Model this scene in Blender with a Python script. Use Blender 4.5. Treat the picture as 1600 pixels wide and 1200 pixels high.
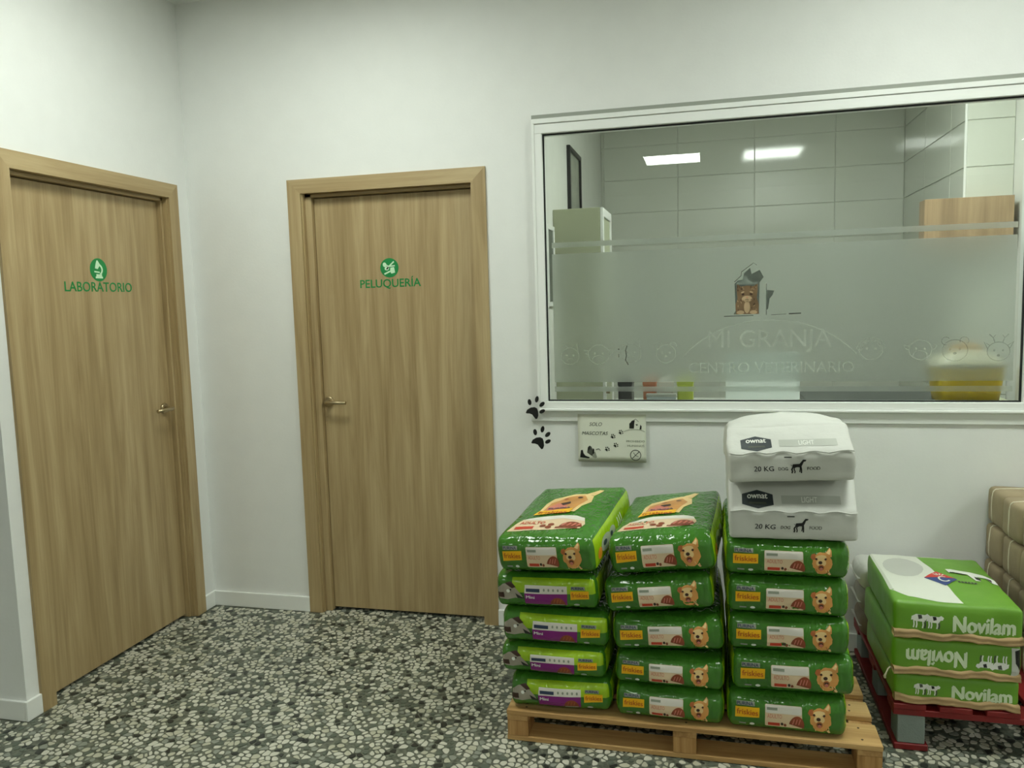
import bpy, bmesh, math, random
import numpy as np
from mathutils import Vector, Matrix, noise

for o in list(bpy.data.objects):
    bpy.data.objects.remove(o)
scene = bpy.context.scene
COL = scene.collection
R = math.radians
random.seed(7)

# ------------------------------------------------------------------ camera
CX, CY, CZ = 2.4738, -3.4593, 1.5015
YAW, PITCH, ROLL, FPX = -0.2440, 0.1013, -0.0282, 1235.09
_fw = Vector((math.sin(YAW)*math.cos(PITCH), math.cos(YAW)*math.cos(PITCH), -math.sin(PITCH)))
_r = Vector((math.cos(YAW), -math.sin(YAW), 0))
_u = _r.cross(_fw)
_r2 = math.cos(ROLL)*_r + math.sin(ROLL)*_u
_u2 = -math.sin(ROLL)*_r + math.cos(ROLL)*_u
cam_data = bpy.data.cameras.new('camera')
cam_data.sensor_fit = 'HORIZONTAL'
cam_data.sensor_width = 36
cam_data.lens = 36*FPX/1600
cam_data.clip_start = 0.05
cam = bpy.data.objects.new('camera', cam_data)
COL.objects.link(cam)
_m = Matrix((_r2, _u2, -_fw)).transposed().to_4x4()
_m.translation = (CX, CY, CZ)
cam.matrix_world = _m
scene.camera = cam

# ------------------------------------------------------------------ light level
world = bpy.data.worlds.new('world')
scene.world = world
world.use_nodes = True
world.node_tree.nodes['Background'].inputs[0].default_value = (0.8, 0.9, 0.8, 1)
world.node_tree.nodes['Background'].inputs[1].default_value = 0.02
vs = scene.view_settings
vs.view_transform = 'Standard'
vs.look = 'None'
vs.gamma = 1
vs.use_curve_mapping = False
vs.exposure = 0.10
PANEL_POWER = 24.5          # radiance of the lit ceiling panels of the shop
INNER_PANEL_POWER = 30.0    # the panel of the consulting room
PANEL_TINT = (0.93, 1.0, 0.91)
# (x, y) centres of the shop's 60 x 60 ceiling panels; last three unseen, added to brighten the walls
SHOP_PANELS = [(1.00, -1.15), (3.40, -1.15), (2.12, -5.2), (5.55, -1.25), (-0.8, -5.2), (5.75, -5.2)]


# ------------------------------------------------------------------ materials
def s2l(c):
    return tuple(((x/255)/12.92 if x/255 <= 0.04045 else ((x/255+0.055)/1.055)**2.4) for x in c)


class NT:
    def __init__(self, name):
        self.m = bpy.data.materials.new(name)
        self.m.use_nodes = True
        self.t = self.m.node_tree
        self.b = self.t.nodes.get('Principled BSDF')
        self.out = self.t.nodes.get('Material Output')

    def n(self, kind, **kw):
        nd = self.t.nodes.new(kind)
        for k, v in kw.items():
            if k.startswith('i_'):
                nd.inputs[k[2:].replace('_', ' ')].default_value = v
            else:
                setattr(nd, k, v)
        return nd

    def l(self, a, b):
        self.t.links.new(a, b)

    def ramp(self, stops):
        r = self.n('ShaderNodeValToRGB')
        e = r.color_ramp.elements
        while len(e) < len(stops):
            e.new(0.5)
        for el, (p, c) in zip(e, stops):
            el.position = p
            el.color = (*c, 1)
        return r


MATS = {}


def plain(name, rgb, rough=0.5, metal=0.0, bump=0.0, bscale=60.0, spec=0.5, coat=0.0, vary=0.0, lin=None):
    """one flat sRGB colour with a little procedural grain and relief"""
    if name in MATS:
        return MATS[name]
    k = NT(name)
    c = lin if lin else s2l(rgb)
    k.b.inputs['Base Color'].default_value = (*c, 1)
    k.b.inputs['Roughness'].default_value = rough
    k.b.inputs['Metallic'].default_value = metal
    k.b.inputs['Specular IOR Level'].default_value = spec
    k.b.inputs['Coat Weight'].default_value = coat
    tc = k.n('ShaderNodeTexCoord')
    if vary:
        nz = k.n('ShaderNodeTexNoise', i_Scale=9.0, i_Detail=5.0)
        k.l(tc.outputs['Object'], nz.inputs['Vector'])
        rp = k.ramp([(0.3, tuple(x*(1-vary) for x in c)), (0.7, tuple(min(1, x*(1+vary)) for x in c))])
        k.l(nz.outputs['Fac'], rp.inputs[0])
        k.l(rp.outputs[0], k.b.inputs['Base Color'])
    if bump:
        nb = k.n('ShaderNodeTexNoise', i_Scale=bscale, i_Detail=4.0)
        k.l(tc.outputs['Object'], nb.inputs['Vector'])
        bp = k.n('ShaderNodeBump', i_Strength=bump, i_Distance=0.01)
        k.l(nb.outputs['Fac'], bp.inputs['Height'])
        k.l(bp.outputs[0], k.b.inputs['Normal'])
    MATS[name] = k.m
    return k.m


def wood_mat(name, lo, mid, hi, axis='Z', rough=0.45, gscale=1.0):
    if name in MATS:
        return MATS[name]
    k = NT(name)
    tc = k.n('ShaderNodeTexCoord')
    mp = k.n('ShaderNodeMapping')
    sc = {'Z': (14, 14, 0.9), 'X': (0.9, 14, 14), 'Y': (14, 0.9, 14)}[axis]
    mp.inputs['Scale'].default_value = tuple(s*gscale for s in sc)
    k.l(tc.outputs['Object'], mp.inputs['Vector'])
    n1 = k.n('ShaderNodeTexNoise', i_Scale=1.0, i_Detail=6.0, i_Roughness=0.62, i_Distortion=0.6)
    k.l(mp.outputs[0], n1.inputs['Vector'])
    mp2 = k.n('ShaderNodeMapping')
    mp2.inputs['Scale'].default_value = tuple(s*gscale*(9 if s > 5 else 3) for s in sc)
    k.l(tc.outputs['Object'], mp2.inputs['Vector'])
    n2 = k.n('ShaderNodeTexNoise', i_Scale=1.0, i_Detail=3.0)
    k.l(mp2.outputs[0], n2.inputs['Vector'])
    mx = k.n('ShaderNodeMath', operation='MULTIPLY_ADD')
    mx.inputs[1].default_value = 0.28
    k.l(n2.outputs['Fac'], mx.inputs[0])
    k.l(n1.outputs['Fac'], mx.inputs[2])
    rp = k.ramp([(0.40, s2l(lo)), (0.60, s2l(mid)), (0.82, s2l(hi))])
    k.l(mx.outputs[0], rp.inputs[0])
    k.l(rp.outputs[0], k.b.inputs['Base Color'])
    k.b.inputs['Roughness'].default_value = rough
    bp = k.n('ShaderNodeBump', i_Strength=0.12, i_Distance=0.004)
    k.l(n2.outputs['Fac'], bp.inputs['Height'])
    k.l(bp.outputs[0], k.b.inputs['Normal'])
    MATS[name] = k.m
    return k.m


def film_bag(name, rgb, rough=0.28, bump=0.35):
    """shiny printed plastic with crinkles"""
    if name in MATS:
        return MATS[name]
    k = NT(name)
    k.b.inputs['Base Color'].default_value = (*s2l(rgb), 1)
    k.b.inputs['Roughness'].default_value = rough
    k.b.inputs['Specular IOR Level'].default_value = 0.6
    tc = k.n('ShaderNodeTexCoord')
    nz = k.n('ShaderNodeTexNoise', i_Scale=5.0, i_Detail=4.0)
    k.l(tc.outputs['Object'], nz.inputs['Vector'])
    c = s2l(rgb)
    rp = k.ramp([(0.3, tuple(x*0.72 for x in c)), (0.7, tuple(min(1, x*1.2) for x in c))])
    k.l(nz.outputs['Fac'], rp.inputs[0])
    k.l(rp.outputs[0], k.b.inputs['Base Color'])
    mpb = k.n('ShaderNodeMapping')
    mpb.inputs['Scale'].default_value = (1.5, 1.0, 0.8)
    k.l(tc.outputs['Object'], mpb.inputs['Vector'])
    vb = k.n('ShaderNodeTexNoise', i_Scale=20.0, i_Detail=1.2, i_Distortion=1.6)
    k.l(mpb.outputs[0], vb.inputs['Vector'])
    bp = k.n('ShaderNodeBump', i_Strength=bump, i_Distance=0.012)
    k.l(vb.outputs['Fac'], bp.inputs['Height'])
    k.l(bp.outputs[0], k.b.inputs['Normal'])
    MATS[name] = k.m
    return k.m


def emission(name, tint, power):
    k = NT(name)
    k.t.nodes.remove(k.b)
    e = k.n('ShaderNodeEmission')
    e.inputs[0].default_value = (*tint, 1)
    e.inputs[1].default_value = power
    k.l(e.outputs[0], k.out.inputs[0])
    return k.m


M_WALL = plain('wall_paint', (232, 233, 230), 0.62, bump=0.05, bscale=90, vary=0.015)
M_WALL2 = plain('inner_wall_paint', (226, 227, 220), 0.6, bump=0.05, bscale=90, vary=0.02)
M_CEIL = plain('ceiling_paint', (226, 227, 222), 0.8, bump=0.05, bscale=70)
M_TRIM = plain('white_lacquer', (236, 237, 233), 0.35)
M_ALU = plain('white_aluminium', (238, 240, 236), 0.32)
M_GREYSTRIP = plain('grey_strip', (150, 154, 144), 0.6)
M_GASKET = plain('black_rubber', (20, 24, 24), 0.5)
M_OAK = wood_mat('oak_laminate', (144, 121, 82), (168, 145, 104), (188, 167, 126), 'Z')
M_OAKH = {'X': wood_mat('oak_laminate_x', (144, 121, 82), (168, 145, 104), (188, 167, 126), 'X'),
          'Y': wood_mat('oak_laminate_y', (144, 121, 82), (168, 145, 104), (188, 167, 126), 'Y')}
M_STEEL = plain('brushed_nickel', (176, 160, 126), 0.32, metal=0.85)
M_GREENV = plain('green_vinyl', (22, 136, 68), 0.4)
M_MINT = plain('mint_vinyl', (206, 240, 205), 0.4)
M_BLACKV = plain('black_vinyl', (17, 18, 17), 0.35)
M_PAPER = plain('white_paper', (226, 228, 212), 0.55, bump=0.03, bscale=30)
M_INK = plain('grey_ink', (74, 78, 68), 0.6)
M_INKL = plain('light_ink', (146, 151, 134), 0.6)
M_PINE = wood_mat('pine_boards', (152, 112, 62), (188, 148, 92), (214, 178, 120), 'X', 0.6, 0.9)
M_PINEY = wood_mat('pine_boards_y', (136, 98, 52), (172, 130, 78), (198, 158, 102), 'Y', 0.6, 0.9)
M_PINEB = wood_mat('pine_blocks', (140, 100, 52), (170, 126, 72), (192, 150, 94), 'Z', 0.65, 2.5)
M_NAIL = plain('rusty_nail', (70, 52, 34), 0.5, metal=0.5)
M_RED = plain('red_paint', (122, 22, 22), 0.5, bump=0.1, bscale=40, vary=0.15)
M_GREYB = plain('grey_block', (132, 142, 136), 0.7, bump=0.25, bscale=160, vary=0.08)
M_KRAFT = plain('kraft_paper', (160, 144, 114), 0.75, bump=0.15, bscale=45, vary=0.12)
M_KRAFT2 = plain('kraft_lip', (190, 158, 114), 0.7, bump=0.12, bscale=50, vary=0.1)
M_STRING = plain('white_string', (222, 214, 190), 0.8, bump=0.3, bscale=300)
M_BAGG = film_bag('green_bag_film', (62, 120, 34), 0.16, 0.50)
M_LIME = film_bag('lime_bag_film', (158, 196, 26), 0.2, 0.4)
M_LABELW = plain('label_white', (226, 220, 210), 0.4, bump=0.06, bscale=40)
M_LABELB = plain('label_beige', (226, 200, 164), 0.4, bump=0.06, bscale=40)
M_YEL = plain('label_yellow', (242, 184, 12), 0.38)
M_REDT = plain('label_red', (196, 60, 34), 0.4)
M_ORT = plain('brand_letters', (186, 84, 10), 0.4)
M_NAVY = plain('navy_print', (44, 58, 84), 0.4)
M_WHT = plain('white_print', (232, 234, 226), 0.42)
M_PURP = plain('purple_print', (128, 24, 118), 0.38)
M_TAN = plain('tan_fur_print', (206, 146, 78), 0.45, vary=0.25)
M_TAND = plain('dark_tan_print', (168, 96, 48), 0.45, vary=0.2)
M_CREAMF = plain('cream_fur_print', (232, 200, 140), 0.45, vary=0.1)
M_BROWN = plain('meat_print', (132, 62, 34), 0.4, vary=0.35)
M_DBROWN = plain('dark_brown_print', (58, 34, 22), 0.4)
M_PINK = plain('tongue_print', (206, 122, 104), 0.45)
M_GREYFUR = plain('grey_fur_print', (164, 156, 140), 0.45, vary=0.35)
M_SACKW = plain('white_sack_paper', (202, 203, 196), 0.55, bump=0.45, bscale=14)
M_SACKG = plain('grey_sack_print', (198, 199, 191), 0.5, bump=0.2, bscale=16)
M_SLATE = plain('slate_label', (48, 55, 58), 0.4)
M_BAND = plain('grey_band', (176, 179, 170), 0.45)
M_NOVG = plain('green_paper', (106, 158, 42), 0.42, bump=0.18, bscale=14, vary=0.06)
M_NOVW = plain('white_paper_sack', (226, 228, 216), 0.42, bump=0.18, bscale=14)
M_NOVT = plain('pale_green_letters', (216, 230, 196), 0.45)
M_BLUE = plain('blue_print', (40, 62, 128), 0.4)
M_REDL = plain('red_print', (206, 52, 40), 0.4)
M_OLIVE = plain('olive_cabinet', (172, 176, 148), 0.5)
M_TILE = plain('glazed_tile', (212, 215, 204), 0.07, spec=0.6)
M_GROUT = plain('tile_grout', (216, 218, 208), 0.7)
M_TUB = plain('yellow_plastic', (232, 200, 12), 0.35)
M_LID = plain('clear_tub_lid', (226, 222, 196), 0.3)
M_DARKTOP = plain('dark_worktop', (52, 58, 56), 0.35)


def glass_mat():
    k = NT('window_glass')
    k.t.nodes.remove(k.b)
    tr = k.n('ShaderNodeBsdfTransparent')
    tr.inputs[0].default_value = (0.885, 0.92, 0.895, 1)
    gl = k.n('ShaderNodeBsdfGlossy')
    gl.inputs['Roughness'].default_value = 0.0
    gl.inputs[0].default_value = (1, 1, 1, 1)
    fr = k.n('ShaderNodeFresnel')
    fr.inputs[0].default_value = 1.62
    mx = k.n('ShaderNodeMixShader')
    k.l(fr.outputs[0], mx.inputs[0])
    k.l(tr.outputs[0], mx.inputs[1])
    k.l(gl.outputs[0], mx.inputs[2])
    k.l(mx.outputs[0], k.out.inputs[0])
    return k.m


def frost_mat():
    k = NT('frosted_film')
    k.t.nodes.remove(k.b)
    rf = k.n('ShaderNodeBsdfRefraction')
    rf.inputs[0].default_value = (0.97, 0.985, 0.965, 1)
    rf.inputs['Roughness'].default_value = 0.48
    rf.inputs['IOR'].default_value = 1.25
    df = k.n('ShaderNodeBsdfDiffuse')
    df.inputs[0].default_value = (0.66, 0.68, 0.67, 1)
    tl = k.n('ShaderNodeBsdfTranslucent')
    tl.inputs[0].default_value = (0.90, 0.91, 0.91, 1)
    m1 = k.n('ShaderNodeMixShader')
    m1.inputs[0].default_value = 0.5
    k.l(df.outputs[0], m1.inputs[1])
    k.l(tl.outputs[0], m1.inputs[2])
    m2 = k.n('ShaderNodeMixShader')
    m2.inputs[0].default_value = 0.22
    k.l(rf.outputs[0], m2.inputs[1])
    k.l(m1.outputs[0], m2.inputs[2])
    k.l(m2.outputs[0], k.out.inputs[0])
    return k.m


def ghost_mat(name, col, alpha):
    """clear-cut lines in the film: a faint see-through tone"""
    k = NT(name)
    k.b.inputs['Base Color'].default_value = (*s2l(col), 1)
    k.b.inputs['Roughness'].default_value = 0.3
    k.b.inputs['Alpha'].default_value = alpha
    return k.m


M_GLASS = glass_mat()
M_FROST = frost_mat()
M_CUTL = ghost_mat('film_cut_light', (200, 214, 204), 0.20)
M_CUTD = ghost_mat('film_cut_dark', (46, 56, 50), 0.75)
M_CUTM = ghost_mat('film_cut_mid', (60, 72, 64), 0.34)
M_CUTF = ghost_mat('film_cut_faint', (205, 216, 204), 0.13)


def floor_mat():
    """terrazzo bed: the cement between the chips; far from the counted chips the pattern carries on"""
    k = NT('terrazzo_bed')
    tc = k.n('ShaderNodeTexCoord')
    nz = k.n('ShaderNodeTexNoise', i_Scale=60.0, i_Detail=5.0)
    k.l(tc.outputs['Object'], nz.inputs['Vector'])
    rp = k.ramp([(0.35, s2l((70, 74, 64))), (0.65, s2l((118, 122, 107)))])
    k.l(nz.outputs['Fac'], rp.inputs[0])
    k.l(rp.outputs[0], k.b.inputs['Base Color'])
    k.b.inputs['Roughness'].default_value = 0.42
    return k.m


def floor_far_mat():
    k = NT('terrazzo_far')
    tc = k.n('ShaderNodeTexCoord')
    vo = k.n('ShaderNodeTexVoronoi', i_Scale=36.0)
    k.l(tc.outputs['Object'], vo.inputs['Vector'])
    ve = k.n('ShaderNodeTexVoronoi', i_Scale=36.0, feature='DISTANCE_TO_EDGE')
    k.l(tc.outputs['Object'], ve.inputs['Vector'])
    rp = k.ramp([(0.25, s2l((60, 64, 56))), (0.3, s2l((120, 124, 110))), (0.45, s2l((206, 204, 188)))])
    k.l(vo.outputs['Color'], rp.inputs[0])
    rp2 = k.ramp([(0.05, (0, 0, 0)), (0.09, (1, 1, 1))])
    k.l(ve.outputs['Distance'], rp2.inputs[0])
    mx = k.n('ShaderNodeMix', data_type='RGBA')
    k.l(rp2.outputs[0], mx.inputs[0])
    mx.inputs[6].default_value = (*s2l((80, 84, 74)), 1)
    k.l(rp.outputs[0], mx.inputs[7])
    k.l(mx.outputs[2], k.b.inputs['Base Color'])
    k.b.inputs['Roughness'].default_value = 0.42
    return k.m


CHIP_MATS = [plain('chip_white', (205, 203, 188), 0.34, vary=0.06), plain('chip_cream', (188, 186, 166), 0.34, vary=0.08),
             plain('chip_grey', (142, 146, 134), 0.36, vary=0.1), plain('chip_dark', (44, 48, 44), 0.34, vary=0.2),
             plain('chip_green', (92, 100, 88), 0.36, vary=0.15)]


# ------------------------------------------------------------------ object helpers
def link(o, parent=None):
    COL.objects.link(o)
    if parent is not None:
        o.parent = parent
    return o


def tag(o, label=None, cat=None, group=None, kind=None):
    if label:
        o['label'] = label
    if cat:
        o['category'] = cat
    if group:
        o['group'] = group
    if kind:
        o['kind'] = kind
    return o


def empty(name, loc=(0, 0, 0), rot=(0, 0, 0), parent=None):
    o = bpy.data.objects.new(name, None)
    o.empty_display_size = 0.05
    o.location = loc
    o.rotation_euler = rot
    return link(o, parent)


def from_data(name, verts, faces, mats, parent=None, idx=None, smooth=False):
    me = bpy.data.meshes.new(name)
    me.from_pydata([tuple(v) for v in verts], [], [tuple(f) for f in faces])
    if not isinstance(mats, (list, tuple)):
        mats = [mats]
    for m in mats:
        me.materials.append(m)
    if idx is not None:
        me.polygons.foreach_set('material_index', list(idx))
    if smooth:
        me.polygons.foreach_set('use_smooth', [True]*len(me.polygons))
    me.update()
    return link(bpy.data.objects.new(name, me), parent)


class MB:
    """collects shapes; build() makes one mesh object"""
    def __init__(self):
        self.bm = bmesh.new()
        self.mats = []

    def _mi(self, m):
        if m not in self.mats:
            self.mats.append(m)
        return self.mats.index(m)

    def box(self, x0, x1, y0, y1, z0, z1, m, bevel=0.0, seg=1):
        g = bmesh.ops.create_cube(self.bm, size=1)
        for v in g['verts']:
            v.co = Vector(((x0+x1)/2+v.co.x*(x1-x0), (y0+y1)/2+v.co.y*(y1-y0), (z0+z1)/2+v.co.z*(z1-z0)))
        fs = set(f for v in g['verts'] for f in v.link_faces)
        i = self._mi(m)
        for f in fs:
            f.material_index = i
        if bevel > 0:
            es = set(e for f in fs for e in f.edges)
            r = bmesh.ops.bevel(self.bm, geom=list(es), offset=bevel, segments=seg, profile=0.6, affect='EDGES')
            for f in r['faces']:
                f.material_index = i
        return self

    def prism(self, pts, axis, a0, a1, m):
        """pts: polygon in the plane normal to axis; extruded a0..a1"""
        def P(p, a):
            return {'X': (a, p[0], p[1]), 'Y': (p[0], a, p[1]), 'Z': (p[0], p[1], a)}[axis]
        A = [self.bm.verts.new(P(p, a0)) for p in pts]
        B = [self.bm.verts.new(P(p, a1)) for p in pts]
        i = self._mi(m)
        fs = [self.bm.faces.new(A), self.bm.faces.new(B[::-1])]
        n = len(pts)
        for k in range(n):
            fs.append(self.bm.faces.new((A[k], B[k], B[(k+1) % n], A[(k+1) % n])))
        for f in fs:
            f.material_index = i
        return self

    def tube(self, path, r, m, seg=8, closed=False, cap=True):
        path = [Vector(p) for p in path]
        n = len(path)
        rings = []
        i = self._mi(m)
        prev = None
        for k, p in enumerate(path):
            if closed:
                t = path[(k+1) % n]-path[k-1]
            else:
                t = path[min(k+1, n-1)]-path[max(k-1, 0)]
            t.normalize()
            if prev is None:
                a = Vector((0, 0, 1)) if abs(t.z) < 0.9 else Vector((1, 0, 0))
                a = (a-t*a.dot(t)).normalized()
            else:
                a = (prev-t*prev.dot(t)).normalized()
            prev = a
            b = t.cross(a)
            rr = r[k] if isinstance(r, (list, tuple)) else r
            rings.append([self.bm.verts.new(p+(a*math.cos(2*math.pi*j/seg)+b*math.sin(2*math.pi*j/seg))*rr) for j in range(seg)])
        for k in range(n if closed else n-1):
            A, B = rings[k], rings[(k+1) % n]
            for j in range(seg):
                f = self.bm.faces.new((A[j], A[(j+1) % seg], B[(j+1) % seg], B[j]))
                f.material_index = i
                f.smooth = True
        if cap and not closed:
            for rg in (rings[0][::-1], rings[-1]):
                f = self.bm.faces.new(rg)
                f.material_index = i
        return self

    def build(self, name, parent=None, loc=None):
        bmesh.ops.recalc_face_normals(self.bm, faces=self.bm.faces[:])
        me = bpy.data.meshes.new(name)
        self.bm.to_mesh(me)
        self.bm.free()
        for m in self.mats:
            me.materials.append(m)
        o = link(bpy.data.objects.new(name, me), parent)
        if loc:
            o.location = loc
        return o


# ------------------------------------------------------------------ flat print (decals)
_text_cache = {}


def text2d(s, bold=0.0, shear=0.0, spacing=1.0):
    """triangles of a word, cap height 1, starting at x=0; returns verts, faces, width"""
    key = (s, bold, shear, spacing)
    if key in _text_cache:
        return _text_cache[key]
    cu = bpy.data.curves.new('t', 'FONT')
    cu.body = s
    cu.size = 1.0
    cu.offset = bold
    cu.shear = shear
    cu.space_character = spacing
    cu.resolution_u = 3
    ob = bpy.data.objects.new('t', cu)
    COL.objects.link(ob)
    bpy.context.view_layer.update()
    dg = bpy.context.evaluated_depsgraph_get()
    me = ob.evaluated_get(dg).to_mesh()
    vs_ = [(v.co.x, v.co.y) for v in me.vertices]
    fs_ = [tuple(p.vertices) for p in me.polygons]
    ob.evaluated_get(dg).to_mesh_clear()
    bpy.data.objects.remove(ob)
    x0 = min(v[0] for v in vs_)
    x1 = max(v[0] for v in vs_)
    cap = 0.7
    vs_ = [((v[0]-x0)/cap, v[1]/cap) for v in vs_]
    _text_cache[key] = (vs_, fs_, (x1-x0)/cap)
    return _text_cache[key]


def ellipse(cx, cy, rx, ry, n=20, rot=0.0, a0=0.0, a1=2*math.pi):
    c, s = math.cos(rot), math.sin(rot)
    out = []
    for k in range(n):
        a = a0+(a1-a0)*k/(n if abs(a1-a0-2*math.pi) < 1e-6 else n-1)
        x, y = rx*math.cos(a), ry*math.sin(a)
        out.append((cx+x*c-y*s, cy+x*s+y*c))
    return out


class Print:
    """2-D shapes in metres on a surface; build() lays them on f(u, v, offset)"""
    def __init__(self):
        self.items = []

    def poly(self, pts, m, layer=0):
        self.items.append(([tuple(p) for p in pts], [tuple(range(len(pts)))], m, layer))
        return self

    def rect(self, u0, u1, v0, v1, m, layer=0):
        return self.poly([(u0, v0), (u1, v0), (u1, v1), (u0, v1)], m, layer)

    def rrect(self, u0, u1, v0, v1, r, m, layer=0):
        pts = []
        for cx, cy, a in ((u1-r, v0+r, -90), (u1-r, v1-r, 0), (u0+r, v1-r, 90), (u0+r, v0+r, 180)):
            for k in range(4):
                t = R(a+30*k)
                pts.append((cx+r*math.cos(t), cy+r*math.sin(t)))
        return self.poly(pts, m, layer)

    def ell(self, cx, cy, rx, ry, m, layer=0, rot=0.0, n=18):
        return self.poly(ellipse(cx, cy, rx, ry, n, rot), m, layer)

    def line(self, pts, w, m, layer=0, closed=False):
        n = len(pts)
        L, Rr = [], []
        for k in range(n):
            a = pts[(k-1) % n] if (closed or k > 0) else pts[k]
            b = pts[(k+1) % n] if (closed or k < n-1) else pts[k]
            dx, dy = b[0]-a[0], b[1]-a[1]
            d = math.hypot(dx, dy) or 1
            L.append((pts[k][0]-dy/d*w/2, pts[k][1]+dx/d*w/2))
            Rr.append((pts[k][0]+dy/d*w/2, pts[k][1]-dx/d*w/2))
        vs_ = L+Rr
        fs_ = []
        for k in range(n if closed else n-1):
            j = (k+1) % n
            fs_.append((k, n+k, n+j, j))
        self.items.append((vs_, fs_, m, layer))
        return self

    def text(self, s, u, v, h, m, layer=1, width=None, align='L', bold=0.0, shear=0.0, flip=False, spacing=1.0, rot=0.0):
        vs_, fs_, w = text2d(s, 0.0, shear, spacing)
        sx = (width/w) if width else h
        W = w*sx
        x0 = {'L': 0, 'C': -W/2, 'R': -W}[align]
        c, sn = math.cos(rot), math.sin(rot)
        bx = bold*1.1
        # a bolder stroke: the word laid three times, each a hair higher than the last
        for k, (dx, dy) in enumerate(((-bx, -bx*.5), (bx, bx*.5), (0, bx*.8)) if bold else ((0, 0),)):
            pts = []
            for (x, y) in vs_:
                X, Y = x0+(x+dx)*sx, (y+dy)*h
                pts.append((u+X*c-Y*sn, v+X*sn+Y*c))
            self.items.append((pts, fs_, m, layer+.25*k))
        return self

    def transform(self, f):
        self.items = [([f(*p) for p in v], fc, m, l) for v, fc, m, l in self.items]
        return self

    def build(self, name, f, parent=None, eps=0.0008, step=0.0006, maxlen=None, label=None):
        bm = bmesh.new()
        mats = []
        lay = bm.verts.layers.float.new('off')
        for pts, fcs, m, layer in self.items:
            if m not in mats:
                mats.append(m)
            vv = [bm.verts.new((p[0], p[1], 0)) for p in pts]
            for v in vv:
                v[lay] = eps+step*layer
            for fc in fcs:
                try:
                    fa = bm.faces.new([vv[i] for i in fc])
                    fa.material_index = mats.index(m)
                except ValueError:
                    pass
        bmesh.ops.recalc_face_normals(bm, faces=bm.faces[:])
        for fa in bm.faces:
            if fa.normal.z < 0:
                fa.normal_flip()
        if maxlen:
            bmesh.ops.triangulate(bm, faces=bm.faces[:])
            for _ in range(4):
                es = [e for e in bm.edges if e.calc_length() > maxlen]
                if not es:
                    break
                bmesh.ops.subdivide_edges(bm, edges=es, cuts=1)
                bmesh.ops.triangulate(bm, faces=[x for x in bm.faces if len(x.verts) > 3])
        for v in bm.verts:
            v.co = f(v.co.x, v.co.y, v[lay])
        me = bpy.data.meshes.new(name)
        bm.to_mesh(me)
        bm.free()
        for m in mats:
            me.materials.append(m)
        o = link(bpy.data.objects.new(name, me), parent)
        if label:
            o['label'] = label
        return o


def on_back(y):
    """print facing the shop on a surface at y (normal -y)"""
    return lambda u, v, o: Vector((u, y-o, v))


def on_left(x):
    """print on a surface at x facing +x; u runs along y"""
    return lambda u, v, o: Vector((x+o, u, v))


# ================================================================== ROOM SHELL
CEIL = 2.97
YB = -8.0      # rear wall of the shop
XR = 6.6       # right wall of the shop
XL = -2.6      # far left wall of the shop
YJ = -1.165    # where the laboratory partition turns
T = 0.10       # wall thickness
D2 = (0.546, 1.518)    # outer frame of the grooming-room door
D1 = (-1.106, -0.091)  # outer frame of the laboratory door (along y)
DH = 2.11
WX0, WX1, WZ0, WZ1 = 1.742, 3.703, 1.020, 2.290   # outer aluminium frame
GX0, GX1, GZ0, GZ1 = 1.780, 3.664, 1.062, 2.228   # glass
IN_X0, IN_X1, IN_Y = 1.65, 4.13, 3.0


def wall(name, boxes, m=M_WALL, sub=None):
    b = MB()
    for bx in boxes:
        b.box(*bx, m)
    return tag(b.build(name), kind='structure')


do = 0.045   # the frame covers this much around the opening
wall('wall_back', [
    (-T, D2[0]+do, 0, T, 0, CEIL), (D2[0]+do, D2[1]-do, 0, T, DH-do, CEIL), (D2[1]-do, WX0, 0, T, 0, CEIL),
    (WX0, WX1, 0, T, 0, WZ0), (WX0, WX1, 0, T, WZ1, CEIL), (WX1, XR, 0, T, 0, CEIL)])
wall('wall_left', [
    (-T, 0, D1[1]-do, 0, 0, CEIL), (-T, 0, D1[0]+do, D1[1]-do, DH-do, CEIL), (-T, 0, YJ, D1[0]+do, 0, CEIL)])
wall('wall_partition', [(XL, -T, YJ, YJ+T, 0, CEIL)])
wall('wall_far_left', [(XL-T, XL, YB, YJ+T, 0, CEIL)])
wall('wall_rear', [(XL-T, XR+T, YB-T, YB, 0, CEIL)])
wall('wall_right', [(XR, XR+T, YB, T, 0, CEIL)])
wall('ceiling', [(XL-T, XR+T, YB-T, 3.2, CEIL, CEIL+0.1)], M_CEIL)
# the rooms behind the two closed doors stay dark: their leaves are solid
floor_o = wall('floor', [(XL-T, XR+T, YB-T, 3.2, -0.10, -0.0016)], floor_mat())

# baseboards
bbh, bbt = 0.077, 0.013


def baseboard(name, x0, x1, y0, y1):
    b = MB()
    b.box(x0, x1, y0, y1, 0, bbh, M_TRIM, 0.004, 2)
    return tag(b.build(name), kind='structure')


baseboard('baseboard_back', 0, D2[0], -bbt, 0)
baseboard('baseboard_back_right', D2[1], XR, -bbt, 0)
baseboard('baseboard_left', 0, bbt, D1[1], -bbt)
baseboard('baseboard_left_end', 0, bbt, YJ-bbt, D1[0])
baseboard('baseboard_partition', XL, 0, YJ-bbt, YJ)

# ------------------------------------------------------------------ terrazzo chips
PALLET = (1.797, 2.997, -0.950, -0.150)
REDP = (3.065, 4.265, -0.757, -0.022)


def project(p):
    d = Vector(p)-Vector((CX, CY, CZ))
    z = d.dot(_fw)
    return 800+FPX*d.dot(_r2)/z, 600-FPX*d.dot(_u2)/z, z


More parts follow.
